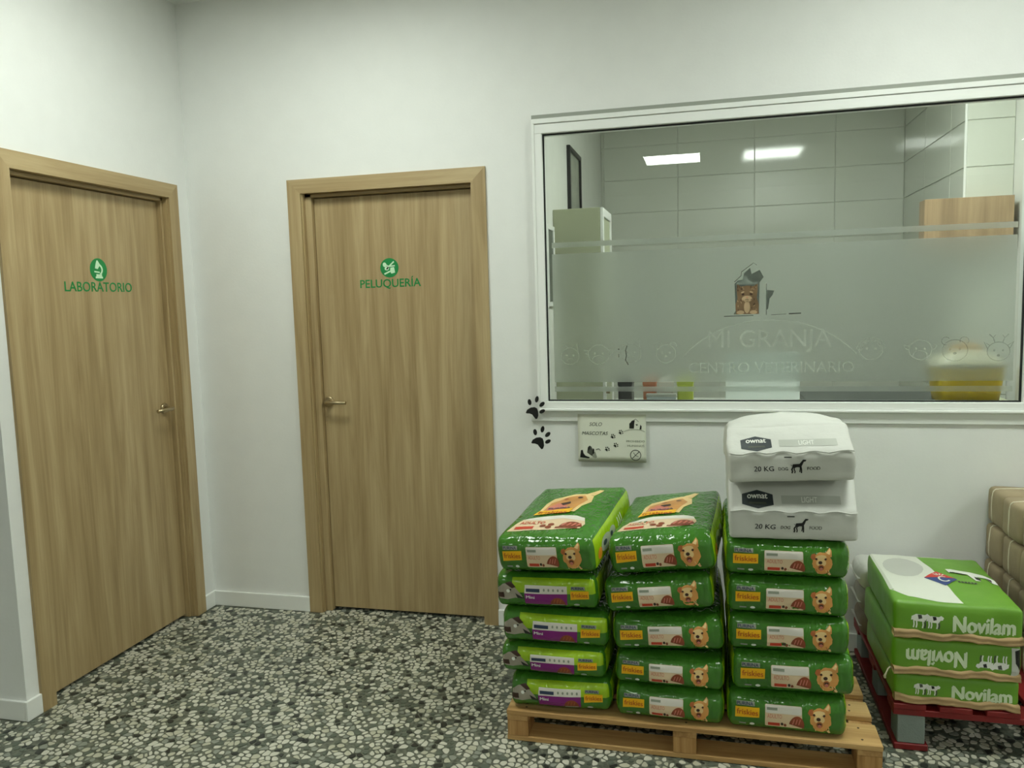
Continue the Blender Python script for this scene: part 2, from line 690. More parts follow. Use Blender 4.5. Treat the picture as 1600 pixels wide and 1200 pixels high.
def clip(poly, nx, ny, c):
    out = []
    n = len(poly)
    for i in range(n):
        ax, ay = poly[i]
        bx, by = poly[(i+1) % n]
        da, db = ax*nx+ay*ny-c, bx*nx+by*ny-c
        if da <= 0:
            out.append((ax, ay))
        if (da < 0 < db) or (db < 0 < da):
            t = da/(da-db)
            out.append((ax+(bx-ax)*t, ay+(by-ay)*t))
    return out


def terrazzo():
    rng = random.Random(11)
    s = 0.0250
    x0, x1, y0, y1 = -0.75, 4.6, -2.35, 0.095
    nx, ny = int((x1-x0)/s), int((y1-y0)/s)
    pts = {}
    for i in range(-1, nx+1):
        for j in range(-1, ny+1):
            pts[i, j] = (x0+(i+0.5+rng.uniform(-.46, .46))*s, y0+(j+0.5+rng.uniform(-.46, .46))*s)
    nb = [(a, b) for a in (-2, -1, 0, 1, 2) for b in (-2, -1, 0, 1, 2) if (a, b) != (0, 0) and abs(a)+abs(b) < 4]
    chips = []
    for i in range(nx):
        for j in range(ny):
            px, py = pts[i, j]
            if px < 0.02 and py > YJ-0.02 and not (px > -0.085 and -1.04 < py < -0.155):
                continue
            if py > -0.016 and not (py < 0.085 and 0.61 < px < 1.455):
                continue
            pick = rng.random()
            if pick < 0.05:
                continue
            poly = [(px-s*1.3, py-s*1.3), (px+s*1.3, py-s*1.3), (px+s*1.3, py+s*1.3), (px-s*1.3, py+s*1.3)]
            for a, b in nb:
                q = pts.get((i+a, j+b))
                if not q:
                    continue
                dx, dy = q[0]-px, q[1]-py
                poly = clip(poly, dx, dy, (q[0]**2+q[1]**2-px**2-py**2)/2)
                if len(poly) < 3:
                    break
            if len(poly) < 3:
                continue
            cx = sum(p[0] for p in poly)/len(poly)
            cy = sum(p[1] for p in poly)/len(poly)
            k = rng.choice((rng.uniform(0.48, 0.75), rng.uniform(0.72, 0.94), rng.uniform(0.72, 0.94)))
            kx, ky = k*rng.uniform(.85, 1.0), k*rng.uniform(.85, 1.0)
            # cut the corners so that the stones read rounded
            P = [(cx+(p[0]-cx)*kx, cy+(p[1]-cy)*ky) for p in poly]
            Q = []
            n = len(P)
            for t in range(n):
                a, b = P[t], P[(t+1) % n]
                if math.hypot(a[0]-b[0], a[1]-b[1]) < 0.004:
                    Q.append(((a[0]+b[0])/2, (a[1]+b[1])/2))
                else:
                    Q.append((a[0]*.76+b[0]*.24, a[1]*.76+b[1]*.24))
                    Q.append((a[0]*.24+b[0]*.76, a[1]*.24+b[1]*.76))
            if len(Q) < 4:
                continue
            mi = 0 if pick < .48 else 1 if pick < .68 else 2 if pick < .78 else 3 if pick < .87 else 4
            area = abs(sum(Q[t][0]*Q[(t+1) % len(Q)][1]-Q[(t+1) % len(Q)][0]*Q[t][1] for t in range(len(Q))))/2
            X, Y, Z = project((cx, cy, 0))
            seen = 15 < X < 1585 and 880 < Y < 1190
            for pl in (PALLET, REDP):
                if pl[0]-.02 < cx < pl[1]+.02 and cy > pl[2]-.02:
                    seen = False
            if 0.0 < cx < 1.9 and cy > -0.03:
                seen = False
            chips.append((area/Z**3 if seen else -1, Q, mi, cx, cy))
    order = sorted(range(len(chips)), key=lambda t: -chips[t][0])
    top = set(order[:300])
    V, F, I = [], [], []

    def prism(Q, cx, cy, V, F, I, mi):
        n = len(Q)
        o = len(V)
        for (x, y) in Q:
            V.append((x, y, 0.0))
        for (x, y) in Q:
            V.append((cx+(x-cx)*1.03, cy+(y-cy)*1.03, -0.0017))
        area = sum(Q[t][0]*Q[(t+1) % n][1]-Q[(t+1) % n][0]*Q[t][1] for t in range(n))
        rg = list(range(n)) if area > 0 else list(range(n))[::-1]
        F.append([o+t for t in rg])
        I.append(mi)
        for t in range(n):
            a, b = rg[t], rg[(t+1) % n]
            F.append([o+a, o+n+a, o+n+b, o+b])
            I.append(mi)

    for t, (w, Q, mi, cx, cy) in enumerate(chips):
        if t in top:
            v, f, ii = [], [], []
            prism([(x-cx, y-cy) for x, y in Q], 0, 0, v, f, ii, 0)
            o = from_data('stone_chip', v, f, CHIP_MATS[mi], floor_o)
            o.location = (cx, cy, 0)
        else:
            prism(Q, cx, cy, V, F, I, mi)
    st = from_data('terrazzo_chips', V, F, CHIP_MATS, floor_o, I)
    tag(st, 'pale and dark marble chips of the terrazzo floor', kind='stuff')


terrazzo()
# beyond the built chips the same terrazzo goes on as material
for k, (a, b, c, d) in enumerate([(XL, XR, YB, -2.35), (XL, -0.75, -2.35, YJ), (4.6, XR, -2.35, 0)]):
    bfar = MB()
    bfar.box(a, b, c, d, -0.0017, -0.0002, floor_far_mat() if k == 0 else bpy.data.materials['terrazzo_far'])
    bfar.build('terrazzo_sheet', floor_o)


# ================================================================== DOORS
def make_handle(parent, origin, out, along):
    """lever handle: out = normal of the leaf, along = direction the lever points"""
    o = Vector(origin)
    n = Vector(out)
    a = Vector(along)
    b = MB()
    b.tube([o, o+n*0.004, o+n*0.009, o+n*0.010], [0.026, 0.026, 0.024, 0.020], M_STEEL, 24)
    h = b.build('handle', parent)
    b = MB()
    p0 = o+n*0.008
    path = [p0, p0+n*0.030, p0+n*0.040+a*0.004, p0+n*0.046+a*0.014, p0+n*0.047+a*0.05, p0+n*0.046+a*0.112]
    b.tube(path, [0.010, 0.010, 0.0100, 0.0095, 0.0088, 0.0082], M_STEEL, 12)
    b.build('lever', h)
    b = MB()
    q = o-Vector((0, 0, 0.075))
    b.tube([q, q+n*0.004, q+n*0.007], [0.020, 0.020, 0.018], M_STEEL, 20)
    return h


def door_back():
    root = tag(empty('door_2', ((D2[0]+D2[1])/2, 0, 0)), kind='structure')
    cx = root.location.x
    X0, X1 = D2[0]-cx, D2[1]-cx
    aw = 0.066
    # architrave, mitred at the top corners, 12 mm proud of the wall
    b = MB()
    b.prism([(X0, 0), (X0+aw, 0), (X0+aw, DH-aw), (X0, DH)], 'Y', -0.012, 0.0, M_OAK)
    b.build('architrave_left', root)
    b = MB()
    b.prism([(X1, 0), (X1, DH), (X1-aw, DH-aw), (X1-aw, 0)], 'Y', -0.012, 0.0, M_OAK)
    b.build('architrave_right', root)
    b = MB()
    b.prism([(X0, DH), (X0+aw, DH-aw), (X1-aw, DH-aw), (X1, DH)], 'Y', -0.012, 0.0, M_OAKH['X'])
    b.build('architrave_top', root)
    lx0, lx1, lz = 0.647-cx, 1.447-cx, 2.030
    # stepped lining: an outer rebate and the stop the leaf closes against
    for nm, xa, xb, xs in (('jamb_left', X0+aw-0.021, X0+aw+0.006, lx0+0.004), ('jamb_right', X1-aw+0.021, X1-aw-0.006, lx1-0.004)):
        b = MB()
        b.box(min(xa, xb), max(xa, xb), 0.0005, 0.098, 0, DH-aw, M_OAK)
        b.box(min(xb, xs), max(xb, xs), 0.022, 0.098, 0, DH-aw, M_OAK, 0.002)
        b.build(nm, root)
    b = MB()
    b.box(X0+aw-0.021, X1-aw+0.021, 0.0005, 0.098, DH-aw, DH-aw+0.02, M_OAKH['X'])
    b.box(X0+aw+0.006, X1-aw-0.006, 0.022, 0.098, lz-0.002, DH-aw, M_OAKH['X'], 0.002)
    b.build('jamb_top', root)
    b = MB()
    b.box(lx0+0.006, lx1-0.006, 0.046, 0.086, 0.014, lz-0.006, M_OAK, 0.0015)
    leaf = b.build('leaf', root)
    make_handle(leaf, (0.680-cx, 0.046, 1.051), (0, -1, 0), (1, 0, 0))
    # green lettering and emblem
    f = on_back(0.046)
    pr = Print()
    pr.text('PELUQUERÍA', 0.8728-cx, 1.595, 0.038, M_GREENV, 0, width=0.304, bold=0.022)
    pr.build('lettering', f, leaf, label='green word PELUQUERÍA on the door')
    pr = Print()
    ex, ez, er = 1.024-cx, 1.685, 0.046
    pr.ell(ex, ez, er, er*0.98, M_GREENV, 0, n=36)
    e = er
    # scissors over a comb and a bowl
    pr.line([(ex-.62*e, ez+.42*e), (ex-.05*e, ez+.14*e), (ex+.60*e, ez+.20*e)], .13*e, M_MINT, 1)
    pr.line([(ex-.30*e, ez-.12*e), (ex-.02*e, ez+.16*e), (ex+.52*e, ez+.62*e)], .15*e, M_MINT, 2)
    pr.ell(ex-.50*e, ez+.32*e, .20*e, .24*e, M_MINT, 2, 0.4)
    pr.ell(ex-.28*e, ez-.06*e, .24*e, .20*e, M_MINT, 2, 0.2)
    pr.poly([(ex+.10*e, ez+.02*e), (ex+.52*e, ez+.06*e), (ex+.60*e, ez-.50*e), (ex+.20*e, ez-.60*e), (ex+.06*e, ez-.38*e)], M_MINT, 1)
    pr.poly([(ex-.62*e, ez-.56*e), (ex-.52*e, ez-.70*e), (ex+.10*e, ez-.42*e), (ex-.02*e, ez-.30*e)], M_MINT, 1)
    pr.build('emblem', f, leaf, label='round green emblem with pale scissors')


def door_left():
    root = tag(empty('door_1', (0, (D1[0]+D1[1])/2, 0)), kind='structure')
    cy = root.location.y
    Y0, Y1 = D1[0]-cy, D1[1]-cy
    aw = 0.066
    b = MB()
    b.prism([(Y0, 0), (Y0+aw, 0), (Y0+aw, DH-aw), (Y0, DH)], 'X', 0.0, 0.012, M_OAK)
    b.build('architrave_left', root)
    b = MB()
    b.prism([(Y1, 0), (Y1, DH), (Y1-aw, DH-aw), (Y1-aw, 0)], 'X', 0.0, 0.012, M_OAK)
    b.build('architrave_right', root)
    b = MB()
    b.prism([(Y0, DH), (Y0+aw, DH-aw), (Y1-aw, DH-aw), (Y1, DH)], 'X', 0.0, 0.012, M_OAKH['Y'])
    b.build('architrave_top', root)
    ly0, ly1, lz = -1.016-cy, -0.172-cy, 2.030
    for nm, ya, yb, ys in (('jamb_left', Y0+aw-0.021, Y0+aw+0.006, ly0+0.004), ('jamb_right', Y1-aw+0.021, Y1-aw-0.006, ly1-0.004)):
        b = MB()
        b.box(-0.098, -0.0005, min(ya, yb), max(ya, yb), 0, DH-aw, M_OAK)
        b.box(-0.098, -0.022, min(yb, ys), max(yb, ys), 0, DH-aw, M_OAK, 0.002)
        b.build(nm, root)
    b = MB()
    b.box(-0.098, -0.0005, Y0+aw-0.021, Y1-aw+0.021, DH-aw, DH-aw+0.02, M_OAKH['Y'])
    b.box(-0.098, -0.022, Y0+aw+0.006, Y1-aw-0.006, lz-0.002, DH-aw, M_OAKH['Y'], 0.002)
    b.build('jamb_top', root)
    b = MB()
    b.box(-0.086, -0.046, ly0+0.006, ly1-0.006, 0.014, lz-0.006, M_OAK, 0.0015)
    leaf = b.build('leaf', root)
    make_handle(leaf, (-0.046, -0.225-cy, 1.051), (1, 0, 0), (0, -1, 0))
    f = on_left(-0.046)
    pr = Print()
    pr.text('LABORATORIO', -0.768-cy, 1.602, 0.040, M_GREENV, 0, width=0.385, bold=0.022)
    pr.build('lettering', f, leaf, label='green word LABORATORIO on the door')
    pr = Print()
    ex, ez, e = -0.576-cy, 1.694, 0.049
    pr.ell(ex, ez, e, e, M_GREENV, 0, n=36)
    # microscope
    pr.poly([(ex-.42*e, ez-.74*e), (ex+.44*e, ez-.74*e), (ex+.44*e, ez-.60*e), (ex+.34*e, ez-.56*e), (ex+.34*e, ez-.38*e), (ex-.32*e, ez-.38*e), (ex-.32*e, ez-.56*e), (ex-.42*e, ez-.60*e)], M_MINT, 1)
    pr.poly([(ex-.52*e, ez-.10*e), (ex+.10*e, ez-.16*e), (ex+.10*e, ez-.28*e), (ex-.52*e, ez-.22*e)], M_MINT, 1)
    pr.line(ellipse(ex-.12*e, ez+.02*e, .52*e, .46*e, 14, 0, R(-60), R(75)), .17*e, M_MINT, 1)
    pr.poly([(ex-.44*e, ez+.12*e), (ex-.12*e, ez+.06*e), (ex+.20*e, ez+.44*e), (ex+.08*e, ez+.60*e), (ex-.08*e, ez+.82*e), (ex-.20*e, ez+.80*e), (ex-.34*e, ez+.48*e)], M_MINT, 2)
    pr.build('emblem', f, leaf, label='round green emblem with pale microscope')


door_back()
door_left()


# ================================================================== WINDOW
def window():
    root = tag(empty('window_1', ((WX0+WX1)/2, 0, WZ0)), kind='structure')
    ox, oz = root.location.x, root.location.z

    def bx(b, x0, x1, y0, y1, z0, z1, m, bev=0.002):
        b.box(x0-ox, x1-ox, y0, y1, z0-oz, z1-oz, m, bev)

    yo = -0.022
    b = MB()
    bx(b, WX0, WX1, yo, 0.06, GZ1, WZ1-0.022, M_ALU)
    bx(b, WX0, WX1, yo-0.006, 0.06, WZ1-0.021, WZ1, M_ALU)
    b.build('top_rail', root)
    b = MB()
    bx(b, WX0-0.008, WX1+0.008, -0.010, 0.0, WZ1, WZ1+0.020, M_GREYSTRIP, 0.001)  # thin grey strip along the top of the frame
    b.build('head_strip', root)
    b = MB()
    bx(b, WX0, WX1, yo, 0.06, WZ0+0.012, GZ0, M_ALU)
    bx(b, WX0, WX1, yo-0.012, 0.06, WZ0, WZ0+0.012, M_ALU, 0.003)
    b.build('bottom_rail', root)
    b = MB()
    bx(b, WX0-0.042, WX1+0.042, -0.012, -0.0003, 0.9725, WZ0-0.0005, M_ALU, 0.002)
    b.build('sill_strip', root)
    for nm, x0, x1 in (('left_stile', WX0, GX0), ('right_stile', GX1, WX1)):
        b = MB()
        bx(b, x0, x1, yo, 0.06, GZ0, GZ1, M_ALU)
        xm = x0+0.012 if nm[0] == 'l' else x1-0.012
        bx(b, min(xm, x0 if nm[0] == 'l' else x1)-0.006, max(xm, x0 if nm[0] == 'l' else x1)-0.006, yo-0.004, yo, WZ0, WZ1, M_ALU, 0.001)
        b.build(nm, root)
    g = 0.006
    b = MB()
    for (x0, x1, z0, z1) in ((GX0, GX1, GZ1-g, GZ1), (GX0, GX1, GZ0, GZ0+g), (GX0, GX0+g, GZ0+g, GZ1-g), (GX1-g, GX1, GZ0+g, GZ1-g)):
        bx(b, x0, x1, -0.004, 0.006, z0, z1, M_GASKET, 0)
    b.build('gasket', root)
    # pane: a single sheet
    x0, x1, z0, z1 = GX0+g-ox, GX1-g-ox, GZ0+g-oz, GZ1-g-oz
    pane = from_data('pane', [(x0, 0, z0), (x1, 0, z0), (x1, 0, z1), (x0, 0, z1)], [(0, 1, 2, 3)], M_GLASS, root)
    # frosted film on the room side: stripe, main field, stripe
    for (za, zb) in ((1.739, 1.762), (1.146, 1.712), (1.104, 1.126)):
        b = MB()
        b.box(GX0+0.03-ox, GX1-0.03-ox, 0.0015, 0.0022, za-oz, zb-oz, M_FROST)
        b.build('frosted_film', root)

    f = lambda u, v, o: Vector((u-ox, -0.0004-o, v-oz))
    # words cut out of the film
    pr = Print()
    pr.text('MI GRANJA', 2.722, 1.292, 0.072, M_CUTF, 0, width=0.49, align='C')
    pr.line(ellipse(2.72, 1.06, 0.42, 0.345, 30, 0, R(35), R(145)), 0.004, M_CUTF, 0)
    pr.build('film_name_lettering', f, root, label='faint words MI GRANJA cut in the film')
    pr = Print()
    pr.text('CENTRO VETERINARIO', 2.725, 1.185, 0.044, M_CUTL, 0, width=0.66, align='C')
    pr.build('film_trade_lettering', f, root, label='faint words CENTRO VETERINARIO cut in the film')
    # house emblem with a tabby kitten
    pr = Print()
    X, Z = 2.6475, 1.427
    pr.line([(2.541, 1.423), (2.66, 1.424)], 0.003, M_CUTD)
    pr.line([(2.73, 1.425), (2.79, 1.427)], 0.002, M_CUTD)
    pr.line([(2.80, 1.428), (2.848, 1.429)], 0.005, M_CUTD)
    pr.line([(2.583, 1.565), (2.610, 1.590), (2.612, 1.606), (2.660, 1.642), (2.672, 1.632)], 0.003, M_CUTD)
    pr.poly([(2.580, 1.430), (2.588, 1.445), (2.584, 1.558), (2.596, 1.570), (2.616, 1.574), (2.622, 1.600), (2.646, 1.622), (2.652, 1.596), (2.684, 1.612), (2.700, 1.582), (2.684, 1.560), (2.682, 1.430)], M_CUTD)
    pr.poly([(2.620, 1.588), (2.634, 1.590), (2.640, 1.572), (2.654, 1.562), (2.672, 1.562), (2.678, 1.553), (2.600, 1.553), (2.594, 1.563), (2.612, 1.568)], M_CUTL, 1)
    pr.line([(2.711, 1.425), (2.711, 1.555)], 0.003, M_CUTD)
    pr.poly([(2.713, 1.528), (2.742, 1.525), (2.736, 1.508), (2.724, 1.492), (2.718, 1.450), (2.713, 1.446)], M_CUTD)
    pr.build('film_house_emblem', f, root)
    pr = Print()
    kx, kz = 2.634, 1.512
    rk = random.Random(3)
    M_TABBY = plain('tabby_fur_print', (118, 94, 66), 0.45, vary=0.3)
    M_TABBL = plain('tabby_light_print', (182, 156, 122), 0.45, vary=0.2)
    pr.poly([(2.590, 1.430), (2.588, 1.470), (2.596, 1.496), (2.592, 1.530), (2.594, 1.556), (2.610, 1.545), (2.634, 1.549), (2.658, 1.545), (2.676, 1.556), (2.676, 1.530), (2.673, 1.498), (2.681, 1.470), (2.680, 1.430)], M_TABBY, 1)
    pr.ell(kx, kz-.018, 0.021, 0.013, M_TABBL, 2)
    pr.ell(kx, kz-.052, 0.012, 0.026, M_TABBL, 2)
    for sg in (-1, 1):
        pr.ell(kx+sg*.026, 1.438, .015, .008, M_TABBL, 3)
        pr.ell(kx+sg*.016, kz+.001, .0060, .0042, M_DBROWN, 4, -sg*.3)
        pr.ell(kx+sg*.0175, kz+.0095, .0075, .003, M_TABBL, 3, -sg*.35)
    pr.poly([(kx-.004, kz-.010), (kx+.004, kz-.010), (kx, kz-.015)], M_PINK, 4)
    pr.line([(kx-.008, kz-.023), (kx, kz-.019), (kx+.008, kz-.023)], .0016, M_DBROWN, 4)
    for t in range(34):
        sg = -1 if t % 2 else 1
        x_, z_ = kx+sg*rk.uniform(.013, .038), rk.choice([rk.uniform(1.44, 1.49), rk.uniform(1.525, 1.545)])
        pr.line([(x_, z_), (x_+sg*rk.uniform(-.002, .007), z_+rk.uniform(.004, .009))], .0020, M_DBROWN if t % 3 else M_TABBL, 3)
    pr.build('film_kitten_picture', f, root, label='tabby kitten picture in the film emblem')

    # line drawings of animal heads along the film's foot
    def head(cx, cz, r, kind, m):
        p = Print()
        w = 0.0028
        p.line(ellipse(cx, cz, r, r*.92, 24), w, m, 0, True)
        if kind == 'bear':
            for s in (-1, 1):
                p.line(ellipse(cx+s*r*.72, cz+r*.82, r*.34, r*.34, 12, 0, R(-40 if s > 0 else 40), R(200 if s > 0 else 280)), w, m)
            p.ell(cx, cz-r*.25, r*.15, r*.11, m)
        elif kind == 'deer':
            for s in (-1, 1):
                p.line([(cx+s*r*.35, cz+r*.9), (cx+s*r*.5, cz+r*1.35), (cx+s*r*.85, cz+r*1.7)], w*1.4, m)
                p.line([(cx+s*r*.5, cz+r*1.35), (cx+s*r*.3, cz+r*1.65)], w, m)
                p.line([(cx+s*r*.8, cz+r*.6), (cx+s*r*1.3, cz+r*.95), (cx+s*r*.98, cz+r*.3)], w, m)
            p.ell(cx, cz-r*.4, r*.14, r*.12, m)
        elif kind == 'sheep':
            for k in range(9):
                a = R(20*k+10)
                p.line(ellipse(cx+r*1.0*math.cos(a), cz+r*.95*math.sin(a), r*.24, r*.24, 8), w*.8, m, 0, True)
        elif kind == 'cow':
            for s in (-1, 1):
                p.line([(cx+s*r*.9, cz+r*.35), (cx+s*r*1.45, cz+r*.45), (cx+s*r*1.3, cz+r*.1), (cx+s*r*.95, cz)], w, m)
            p.line(ellipse(cx, cz-r*.5, r*.62, r*.42, 16), w, m, 0, True)
        elif kind == 'cat':
            for s in (-1, 1):
                p.line([(cx+s*r*.25, cz+r*.9), (cx+s*r*.75, cz+r*1.4), (cx+s*r*.95, cz+r*.35)], w, m)
            p.line([(cx-r*.3, cz-r*.4), (cx, cz-r*.25), (cx+r*.3, cz-r*.4)], w, m)
        for s in (-1, 1):
            p.ell(cx+s*r*.38, cz+r*.1, r*.09, r*.11, m)
        return p.build('film_animal_drawing', f, root)
    for cx, cz, r, kind, m in ((1.882, 1.262, .040, 'cat', M_CUTF), (2.010, 1.268, .046, 'cow', M_CUTL), (2.150, 1.272, .044, 'cat', M_CUTF),
                               (2.300, 1.268, .042, 'bear', M_CUTF), (3.118, 1.275, .044, 'sheep', M_CUTF), (3.300, 1.272, .042, 'cow', M_CUTF),
                               (3.425, 1.268, .046, 'bear', M_CUTM), (3.580, 1.262, .040, 'deer', M_CUTM)):
        head(cx, cz, r, kind, m)
    pr = Print()
    pr.line([(2.133, 1.306), (2.127, 1.285), (2.130, 1.262), (2.126, 1.243), (2.138, 1.222)], .005, M_CUTD)
    pr.line([(2.094, 1.292), (2.100, 1.288)], .006, M_CUTD)
    pr.line([(2.097, 1.270), (2.097, 1.255)], .004, M_CUTD)
    pr.build('film_cut_mark', f, root)


window()


# ================================================================== CEILING LIGHTS
M_PANEL = emission('panel_light', PANEL_TINT, PANEL_POWER)
M_PANEL_IN = emission('inner_panel_light', PANEL_TINT, INNER_PANEL_POWER)


def ceiling_light(x, y, label, m, group=None):
    root = tag(empty('ceiling_light', (x, y, CEIL)), label, 'ceiling light', group)
    b = MB()
    w, fr = 0.3, 0.018
    for a in ((-w, w, -w, -w+fr), (-w, w, w-fr, w), (-w, -w+fr, -w+fr, w-fr), (w-fr, w, -w+fr, w-fr)):
        b.box(*a, -0.012, 0.0, M_TRIM, 0.002)
    b.build('frame', root)
    b = MB()
    b.box(-w+fr, w-fr, -w+fr, w-fr, -0.009, -0.001, m)
    b.build('diffuser', root)


_cl = ['square white ceiling panel above the laboratory door', 'square white ceiling panel above the red pallet',
       'square white ceiling panel mirrored in the window glass', 'added unseen ceiling panel near the right wall of the shop',
       'added unseen ceiling panel beyond the laboratory partition', 'added unseen ceiling panel in the far corner of the shop']
for (x, y), lb in zip(SHOP_PANELS, _cl):
    ceiling_light(x, y, lb, M_PANEL, 'ceiling panels of the shop')
ceiling_light(3.13, 0.69, 'square white ceiling panel in the tiled room behind the window', M_PANEL_IN)

# ================================================================== ROOM BEHIND THE WINDOW
wall('wall_inner_left', [(IN_X0-T, IN_X0, T, IN_Y+T, 0, CEIL)], M_WALL2)
wall('wall_inner_right', [(IN_X1, IN_X1+T, T, IN_Y+T, 0, CEIL)], M_WALL2)
wb = wall('wall_inner_back', [(IN_X0, IN_X1, IN_Y+0.006, IN_Y+T, 0, CEIL)], M_GROUT)
pier_x, pier_y = 3.88, 1.57
wp = wall('wall_inner_pier', [(pier_x+0.006, IN_X1, pier_y+0.006, IN_Y+0.006, 0, CEIL)], M_GROUT)


def tile_mesh(w, h):
    b = MB()
    b.box(-w/2, w/2, -0.006, 0, -h/2, h/2, M_TILE, 0.0018)
    o = b.build('tile')
    me = o.data
    bpy.data.objects.remove(o)
    return me


_tm = {}


def tile(parent, w, h, loc, rz=0.0):
    k = (round(w, 3), round(h, 3))
    if k not in _tm:
        _tm[k] = tile_mesh(w, h)
    o = bpy.data.objects.new('tile', _tm[k])
    link(o, parent)
    o.location = loc
    o.rotation_euler = (random.uniform(-.002, .002), 0, rz+random.uniform(-.002, .002))


tw, th, gap = 0.577, 0.2575, 0.004
z_rows = []
z = 2.192-th*9
while z < CEIL-0.02:
    za, zb = max(z, 0), min(z+th, CEIL)
    if zb-za > 0.03:
        z_rows.append((za, zb))
    z += th
cols = []
x = 2.8266-tw*3
while x < pier_x:
    xa, xb = max(x, IN_X0), min(x+tw, pier_x)
    if xb-xa > 0.02:
        cols.append((xa, xb))
    x += tw
for za, zb in z_rows:
    for xa, xb in cols:
        tile(wb, xb-xa-gap, zb-za-gap, ((xa+xb)/2, IN_Y+0.006, (za+zb)/2))
    # pier: the side towards the left and the face towards the window
    for ya, yb in ((pier_y, pier_y+.28), (pier_y+.28, pier_y+.28+tw), (pier_y+.28+tw, IN_Y)):
        tile(wp, yb-ya-gap, zb-za-gap, (pier_x+0.006, (ya+yb)/2, (za+zb)/2), -math.pi/2)
    tile(wp, IN_X1-pier_x-gap, zb-za-gap, ((pier_x+IN_X1)/2, pier_y+0.006, (za+zb)/2))
b = MB()
b.box(pier_x-0.003, pier_x+0.010, pier_y-0.003, pier_y+0.010, 0, CEIL, M_TRIM, 0.003)
b.build('corner_bead', wp)

# tall cabinet against the left wall of that room
cab = tag(empty('tall_cabinet', (1.7885, 1.070, 0)), 'pale olive tall cabinet with white framed door inside the tiled room', 'cabinet')
b = MB()
b.box(-0.138, 0.122, -0.190, 0.190, 0.0, 2.007, M_OLIVE, 0.003)
b.build('body', cab)
b = MB()
for (y0, y1, z0, z1) in ((-.190, -.152, .05, 2.007), (.152, .190, .05, 2.007), (-.152, .152, 1.960, 2.007), (-.152, .152, .05, .10)):
    b.box(0.1225, 0.139, y0, y1, z0, z1, M_TRIM, 0.002)
d = b.build('door', cab)
b = MB()
b.box(0.1225, 0.131, -.152, .152, .10, 1.960, M_OLIVE)
b.build('panel', d)
b = MB()
b.tube([(0.139, -.17, 1.0), (0.160, -.17, 1.0)], 0.010, M_STEEL, 10)
b.build('knob', d)

pic = tag(empty('framed_picture', (IN_X0, 1.597, 1.80)), 'tall black framed picture above the olive cabinet', 'picture')
b = MB()
hw, hh, fw = 0.222, 0.645, 0.026
for (y0, y1, z0, z1) in ((-hw, hw, hh-fw, hh), (-hw, hw, 0, fw), (-hw, -hw+fw, fw, hh-fw), (hw-fw, hw, fw, hh-fw)):
    b.box(0, 0.022, y0, y1, z0, z1, M_BLACKV, 0.002)
b.build('frame', pic)
b = MB()
b.box(0, 0.008, -hw+fw, hw-fw, fw, hh-fw, plain('faded_print', (150, 154, 140), 0.3, vary=0.25))
b.build('print', pic)

pic2 = tag(empty('framed_picture', (IN_X0, 0.745, 1.48)), 'small white framed dark picture beside the olive cabinet', 'picture')
b = MB()
for (y0, y1, z0, z1) in ((-.10, .10, .405, .43), (-.10, .10, 0, .025), (-.10, -.072, .025, .405), (.072, .10, .025, .405)):
    b.box(0, 0.016, y0, y1, z0, z1, M_TRIM, 0.002)
b.build('frame', pic2)
b = MB()
b.box(0, 0.008, -.072, .072, .025, .405, plain('dark_print', (84, 92, 84), 0.3, vary=0.3))
b.build('print', pic2)

wc = tag(empty('wall_cabinet', (3.873, 1.50, 1.775)), 'oak wall cabinet hung on the tiled pier', 'cabinet')
M_CABO = wood_mat('cabinet_oak', (140, 116, 88), (166, 140, 108), (184, 158, 124), 'Z')
b = MB()
b.box(-0.222, 0.222, -0.040, 0.066, 0.0, 0.238, M_CABO, 0.002)
b.build('body', wc)
b = MB()
b.box(-0.223, 0.223, -0.057, -0.0405, 0.002, 0.238, M_CABO, 0.002)
dd = b.build('door', wc)
b = MB()
b.tube([(-.05, -.057, .02), (-.05, -.072, .02), (.05, -.072, .02), (.05, -.057, .02)], 0.004, M_STEEL, 8)
b.build('handle', dd)

# counter below the window
ct = tag(empty('counter', (3.33, 0.40, 0)), 'dark topped counter behind the window', 'counter')
b = MB()
b.box(-0.44, 0.32, -0.335, 0.34, 1.022, 1.046, M_DARKTOP, 0.004)
b.build('worktop', ct)
b = MB()
b.box(-0.42, 0.42, -0.29, 0.32, 0.08, 1.0215, M_OLIVE, 0.003)
b.build('body', ct)
b = MB()
b.box(-0.40, 0.40, -0.26, 0.30, 0.0, 0.08, M_DARKTOP)
b.build('plinth', ct)
for k in (0, 1):
    b = MB()
    b.box(-0.415+.417*k, -0.002+.415*k, 0.3205, 0.336, 0.09, 1.005, M_TRIM, 0.002)
    dr = b.build('door', ct)
    b = MB()
    xk = -0.04+.08*k
    b.tube([(xk, .336, .85), (xk, .358, .85)], 0.011, M_STEEL, 10)
    b.build('knob', dr)

# yellow tub with a cloudy domed lid
tub = tag(empty('plastic_tub', (3.515, 0.175, 1.046)), 'yellow plastic tub with cloudy domed lid on the dark counter', 'tub')


def lathe_box(name, secs, m, parent, n=32, p=4.0):
    """stack of superellipse sections (z, rx, ry)"""
    V, F = [], []
    for (z, rx, ry) in secs:
        for k in range(n):
            a = 2*math.pi*k/n
            c, s = math.cos(a), math.sin(a)
            V.append((rx*math.copysign(abs(c)**(2/p), c), ry*math.copysign(abs(s)**(2/p), s), z))
    for i in range(len(secs)-1):
        for k in range(n):
            F.append((i*n+k, i*n+(k+1) % n, (i+1)*n+(k+1) % n, (i+1)*n+k))
    F.append(tuple(range(n))[::-1])
    F.append(tuple((len(secs)-1)*n+k for k in range(n)))
    return from_data(name, V, F, m, parent, smooth=True)


